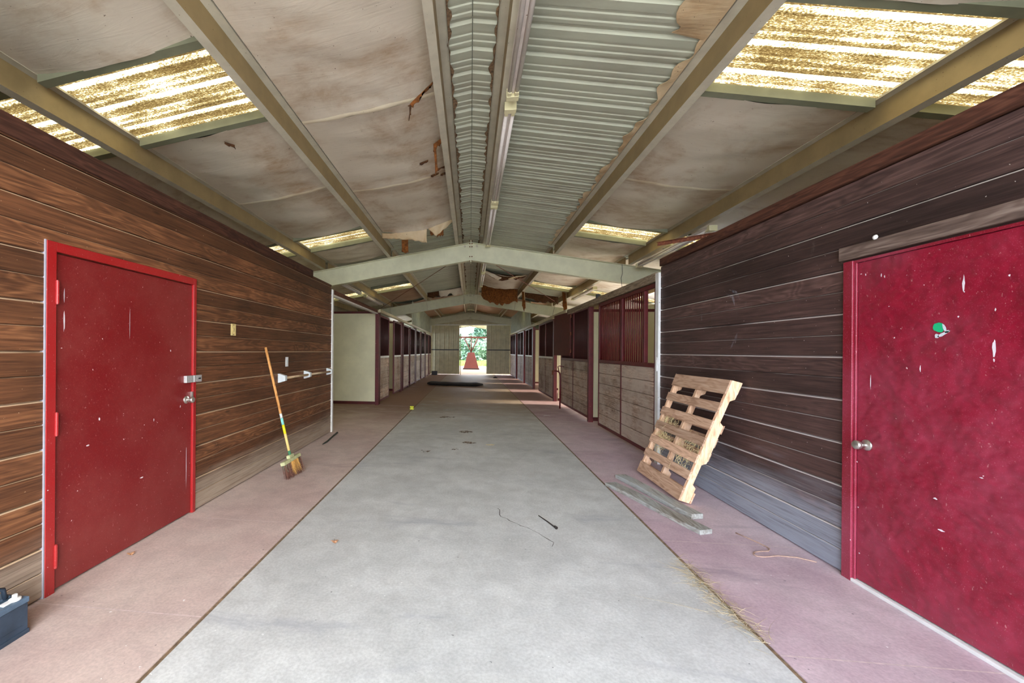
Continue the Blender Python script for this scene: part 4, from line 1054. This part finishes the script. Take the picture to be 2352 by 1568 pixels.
b = MB(); b.tube([(-2.36, 6.22, .008), (-2.352, 6.30, .012), (-2.35, 6.41, .013), (-2.375, 6.62, .013), (-2.394, 6.81, .014), (-2.417, 7.10, .018)], [.006, .012, .014, .014, .014, .016], 8)
tag(b.build('hose_scrap', M['hose'], origin='base', smooth=True), 'short dark piece of hose on the floor by the end of the left board wall', 'hose')
pr = [(2.242, 3.627), (2.275, 3.545), (2.305, 3.465), (2.325, 3.40), (2.323, 3.362), (2.286, 3.322), (2.221, 3.312), (2.165, 3.29), (2.138, 3.255), (2.145, 3.228), (2.19, 3.222), (2.305, 3.255), (2.432, 3.245), (2.52, 3.19)]
b = MB(); b.tube([(x, y, .006) for x, y in pr], .0045, 8)
tag(b.build('cord', M['rope'], origin='base', smooth=True), 'loop of tan cord on the floor by the right red door', 'cord')
b = MB()
for _ in range(420):
    t = rnd.betavariate(2.2, 2.0); y = 2.20+.95*t; x = JR+rnd.gauss(-.012, .035)
    d = Vector((rnd.uniform(-1, .6), rnd.uniform(-1, 1), rnd.uniform(0, .25))).normalized()*rnd.uniform(.03, .16)
    b.blade((x, y, .003), d, .0011, Vector((0, 0, -d.z*.9)), 3)
for (x, y, d, be) in ((1.60, 2.30, (.02, .14, .03), (.16, .06, -.028)), (1.57, 2.36, (-.25, .12, .03), (-.08, .1, -.028)), (1.50, 2.9, (-.12, .12, .02), (-.02, .06, -.018)), (1.55, 2.62, (-.02, .12, .05), (.0, .08, -.04)), (1.40, 2.5, (-.3, .1, .01), (-.1, .02, -.008))):
    b.blade((x, y, .004), d, .0016, be, 8)
tag(b.build('dry_grass', M['dry_stem'], origin=(JR, 2.6, 0)), 'dry grass stems caught in the right floor joint in the foreground', 'dry grass', kind='stuff')
def clump(x, y, r, n_, mat, lab):
    b = MB()
    for _ in range(n_):
        a = rnd.uniform(0, 2*PI); q = r*math.sqrt(rnd.random()); d = Vector((rnd.uniform(-1, 1), rnd.uniform(-1, 1), rnd.uniform(0, .3)))*r*.5
        b.blade((x+q*math.cos(a), y+q*.7*math.sin(a), .003), d, .004, Vector((0, 0, -d.z*.6)))
    tag(b.build('litter_clump', M[mat], origin=(x, y, 0)), lab, 'litter', 'litter clumps on the slab')
clump(-.07, 7.56, .13, 60, 'litter', 'brown tuft of dry litter in the middle of the slab, farther of the pair')
clump(-.01, 6.67, .10, 50, 'litter', 'dark scrap of litter in the middle of the slab, nearer of the pair')
clump(.335, 6.56, .06, 36, 'hay', 'pale scrap of straw right of the dark litter on the slab')
clump(-.22, 6.2, .05, 16, 'litter', 'small dark crumb of litter left of the others on the slab')
clump(-.68, 6.02, .09, 16, 'litter', 'thin scatter of twigs left of the slab centre')
clump(-.54, 9.2, .18, 40, 'litter', 'wide scatter of litter on the slab before the far dirt patch')
o = thing('paper_scrap', (1.82, 9.74, 0), 'small white paper strip on the floor before the right stall door', 'paper scrap')
b = MB(); b.grid(lambda u, v: (1.75+.15*u, 9.71+.05*v, .003+.012*math.sin(u*3)), 8, 2); b.build('paper', M['white'], o, solid=.001)
# rolled rubber mat
def fn(u, v):
    a = 2*PI*v; x = -1.93+2.5*u; fl = 1+.12*math.sin(u*9)+.12*math.sin(u*23)
    end = min(1, u/.05, (1-u)/.12) if 0 < u < 1 else 0
    return (x, 18.2+.55*math.cos(a)*(.55+.45*end)-.35*u+.05*math.sin(u*14), max(.001, .065+.065*fl*math.sin(a)*(.45+.55*end)))
b = MB(); b.grid(fn, 50, 16)
tag(b.build('rubber_mat', M['rubber'], origin='base', smooth=True), 'crumpled black rubber mat lying across the aisle near the far end', 'rubber mat')
o = thing('crate', (-2.3, 25.6, 0), 'dark open crate beside the left sliding door of the far gable', 'crate')
b = MB(); x0, x1, y0, y1 = -2.46, -2.1, 25.45, 25.75
b.box(x0, y0, 0, x1, y1, .03); b.box(x0, y0, .03, x1, y0+.02, .25); b.box(x0, y1-.02, .03, x1, y1, .25); b.box(x0, y0+.02, .03, x0+.02, y1-.02, .25); b.box(x1-.02, y0+.02, .03, x1, y1-.02, .25); b.build('box', M['black'], o, bevel=.004)
b = MB(); b.box(1.33, 23.2, 0, 1.56, 23.34, .05); b.box(1.38, 23.22, .05, 1.5, 23.3, .08)
tag(b.build('rubber_block', M['rubber'], origin='base', bevel=.01), 'small black block on the slab near the far doorway', 'block')

# ---------------------------------------------------------------- outside, beyond the far doorway
o = thing('horse_walker', (.085, 35.0, 0), 'faded red horse walker with a tapered base outside the far doorway', 'horse walker')
b = MB(); q = []
for z, hw in ((.06, .66), (1.44, .27)):
    q += [(.085-hw, 35-hw, z), (.085+hw, 35-hw, z), (.085+hw, 35+hw, z), (.085-hw, 35+hw, z)]
b.hexa(q); b.build('base', M['walker'], o, bevel=.01)
b = MB(); b.box(-.62, 34.27, -.02, .79, 34.37, .06); b.box(-.62, 35.63, -.02, .79, 35.73, .06); b.build('skid', M['black'], o)
b = MB(); b.tube([(.085, 35, 1.44), (.085, 35, 2.90)], .05, 12); b.build('post', M['walker_d'], o, smooth=True)
b = MB(); b.bar((-3.0, 35, 2.80), (3.2, 35, 2.72), .14, .14); b.bar((.085, 32.6, 2.80), (.085, 37.4, 2.74), .05, .05); b.build('arm', M['walker_d'], o)
for sx, xe in ((-1, -.545), (1, .68)):
    for dy in (-.04, .04):
        b = MB(); b.tube([(.085+sx*.05, 35+dy, 1.56), (xe+sx*dy*1.2, 35+dy, 2.74)], .032, 8); b.build('strut', M['walker_d'], o, smooth=True)
def tree(name, x, y, z0, h, rx, n_, mat, lab, trunk=.2, leaf_s=.22, base=.0):
    o = thing(name, (x, y, z0), lab, 'tree', 'trees beyond the far doorway')
    b = MB(); b.tube([(x, y, z0), (x+.1, y, z0+h*.3), (x-.05, y, z0+h*.6)], [trunk, trunk*.7, trunk*.4], 8)
    for k in range(5):
        a = k*1.3; b.tube([(x, y, z0+h*(.25+.07*k)), (x+rx*.5*math.cos(a), y+rx*.5*math.sin(a), z0+h*(.45+.08*k))], [trunk*.4, trunk*.15], 6)
    b.build('trunk', M['bark'], o, smooth=True)
    b = MB(); cl = []
    for _ in range(26):
        a = rnd.uniform(0, 2*PI); t = rnd.uniform(base, 1); rr = rx*math.sin(PI*(.18+.74*t))*rnd.uniform(.35, 1)
        cl.append((x+rr*math.cos(a), y+rr*math.sin(a), z0+h*(.08+.86*t), rx*rnd.uniform(.22, .42)))
    for _ in range(n_):
        cx, cy, cz, cr = rnd.choice(cl)
        d = Vector((rnd.gauss(0, 1), rnd.gauss(0, 1), rnd.gauss(0, .8))).normalized()*cr*rnd.random()**.4
        p = Vector((cx, cy, max(z0+.05, cz)))+d
        u = Vector((rnd.uniform(-1, 1), rnd.uniform(-1, 1), rnd.uniform(-.6, .6))).normalized(); w = u.cross(Vector((rnd.uniform(-1, 1), rnd.uniform(-1, 1), rnd.uniform(-1, 1)))).normalized()
        s_ = leaf_s*rnd.uniform(.6, 1.3)
        b.add([p-u*s_, p+w*s_*.5, p+u*s_, p-w*s_*.5], [(0, 1, 2, 3)])
    b.build('foliage', M[mat], o)
tree('leafy_tree', 1.6, 62, .3, 5.0, 2.8, 6000, 'leavesB', 'open topped green tree straight beyond the horse walker')
tree('leafy_tree', 5.8, 66, .35, 5.4, 3.6, 7000, 'leavesA', 'pale green tree right of the horse walker')
tree('leafy_tree', -2.2, 58, .3, 3.5, 2.4, 5000, 'leavesA', 'low rounded pale tree left of the horse walker')
tree('leafy_tree', -7.5, 70, .4, 5.8, 4.4, 5000, 'leavesB', 'dark green tree farther left beyond the doorway')
tree('leafy_bush', .6, 53, .2, 3.2, 2.6, 4500, 'leavesA', 'green bush low behind the horse walker', .08)
tree('leafy_bush', 5.9, 54, .2, 2.8, 2.4, 4000, 'leavesB', 'darker green bush low on the right beyond the doorway', .08)
b = MB()
for _ in range(9000):
    x = rnd.uniform(-5, 7); y = rnd.uniform(41.5, 54); 
    b.blade((x, y, .0), (rnd.uniform(-.08, .08), rnd.uniform(-.08, .08), rnd.uniform(.15, .5)), .02, (rnd.uniform(-.1, .1), 0, -.03))
tag(b.build('tall_grass', M['grassb'], origin=(0, 47, 0)), 'bright green grass growing beyond the dirt yard', 'grass', kind='stuff')

# ---------------------------------------------------------------- sky, sun, camera
w = bpy.data.worlds.new('sky'); SC.world = w; w.use_nodes = True
nt = w.node_tree; nt.nodes.clear()
out = nt.nodes.new('ShaderNodeOutputWorld'); bg = nt.nodes.new('ShaderNodeBackground')
tc = nt.nodes.new('ShaderNodeTexCoord'); sp = nt.nodes.new('ShaderNodeSeparateXYZ')
mr = nt.nodes.new('ShaderNodeMapRange'); mr.inputs[1].default_value = -1; mr.inputs[2].default_value = 1
mx = nt.nodes.new('ShaderNodeMix'); mx.data_type = 'RGBA'
mx.inputs[6].default_value = (.74, .88, 1.16, 1); mx.inputs[7].default_value = (1.0, .985, .95, 1)
nt.links.new(tc.outputs['Generated'], sp.inputs[0]); nt.links.new(sp.outputs[0], mr.inputs[0])
nt.links.new(mr.outputs[0], mx.inputs[0]); nt.links.new(mx.outputs[2], bg.inputs[0]); nt.links.new(bg.outputs[0], out.inputs[0])
bg.inputs[1].default_value = 4.6
sun = bpy.data.lights.new('sun', 'SUN'); sun.energy = 2.6; sun.angle = math.radians(9); sun.color = (1, .90, .76)
so = bpy.data.objects.new('sun', sun); COL.objects.link(so); so.location = (0, 10, 20)
so.rotation_euler = Vector((-.92, .03, -.40)).normalized().to_track_quat('-Z', 'Y').to_euler()

F = 915.0; yaw = math.atan(F/8500.0); px = 1080-F*math.tan(yaw); py = 807-.007*(1080-px)
cam = bpy.data.cameras.new('camera'); co = bpy.data.objects.new('camera', cam); COL.objects.link(co)
cam.sensor_fit = 'HORIZONTAL'; cam.sensor_width = 36; cam.lens = F/2352*36
cam.shift_x = (1176-px)/2352; cam.shift_y = (py-784)/2352; cam.clip_start = .02; cam.clip_end = 400
co.matrix_world = Matrix.Translation((0, 0, 1.522)) @ Matrix.Rotation(yaw, 4, 'Z') @ Matrix.Rotation(PI/2, 4, 'X') @ Matrix.Rotation(.007, 4, 'Z')
SC.camera = co
SC.view_settings.view_transform = 'Standard'; SC.view_settings.look = 'None'
SC.view_settings.gamma = 1; SC.view_settings.use_curve_mapping = False; SC.view_settings.exposure = 1.9
SC.cycles.use_denoising = True
SC.cycles.max_bounces = 12; SC.cycles.diffuse_bounces = 8
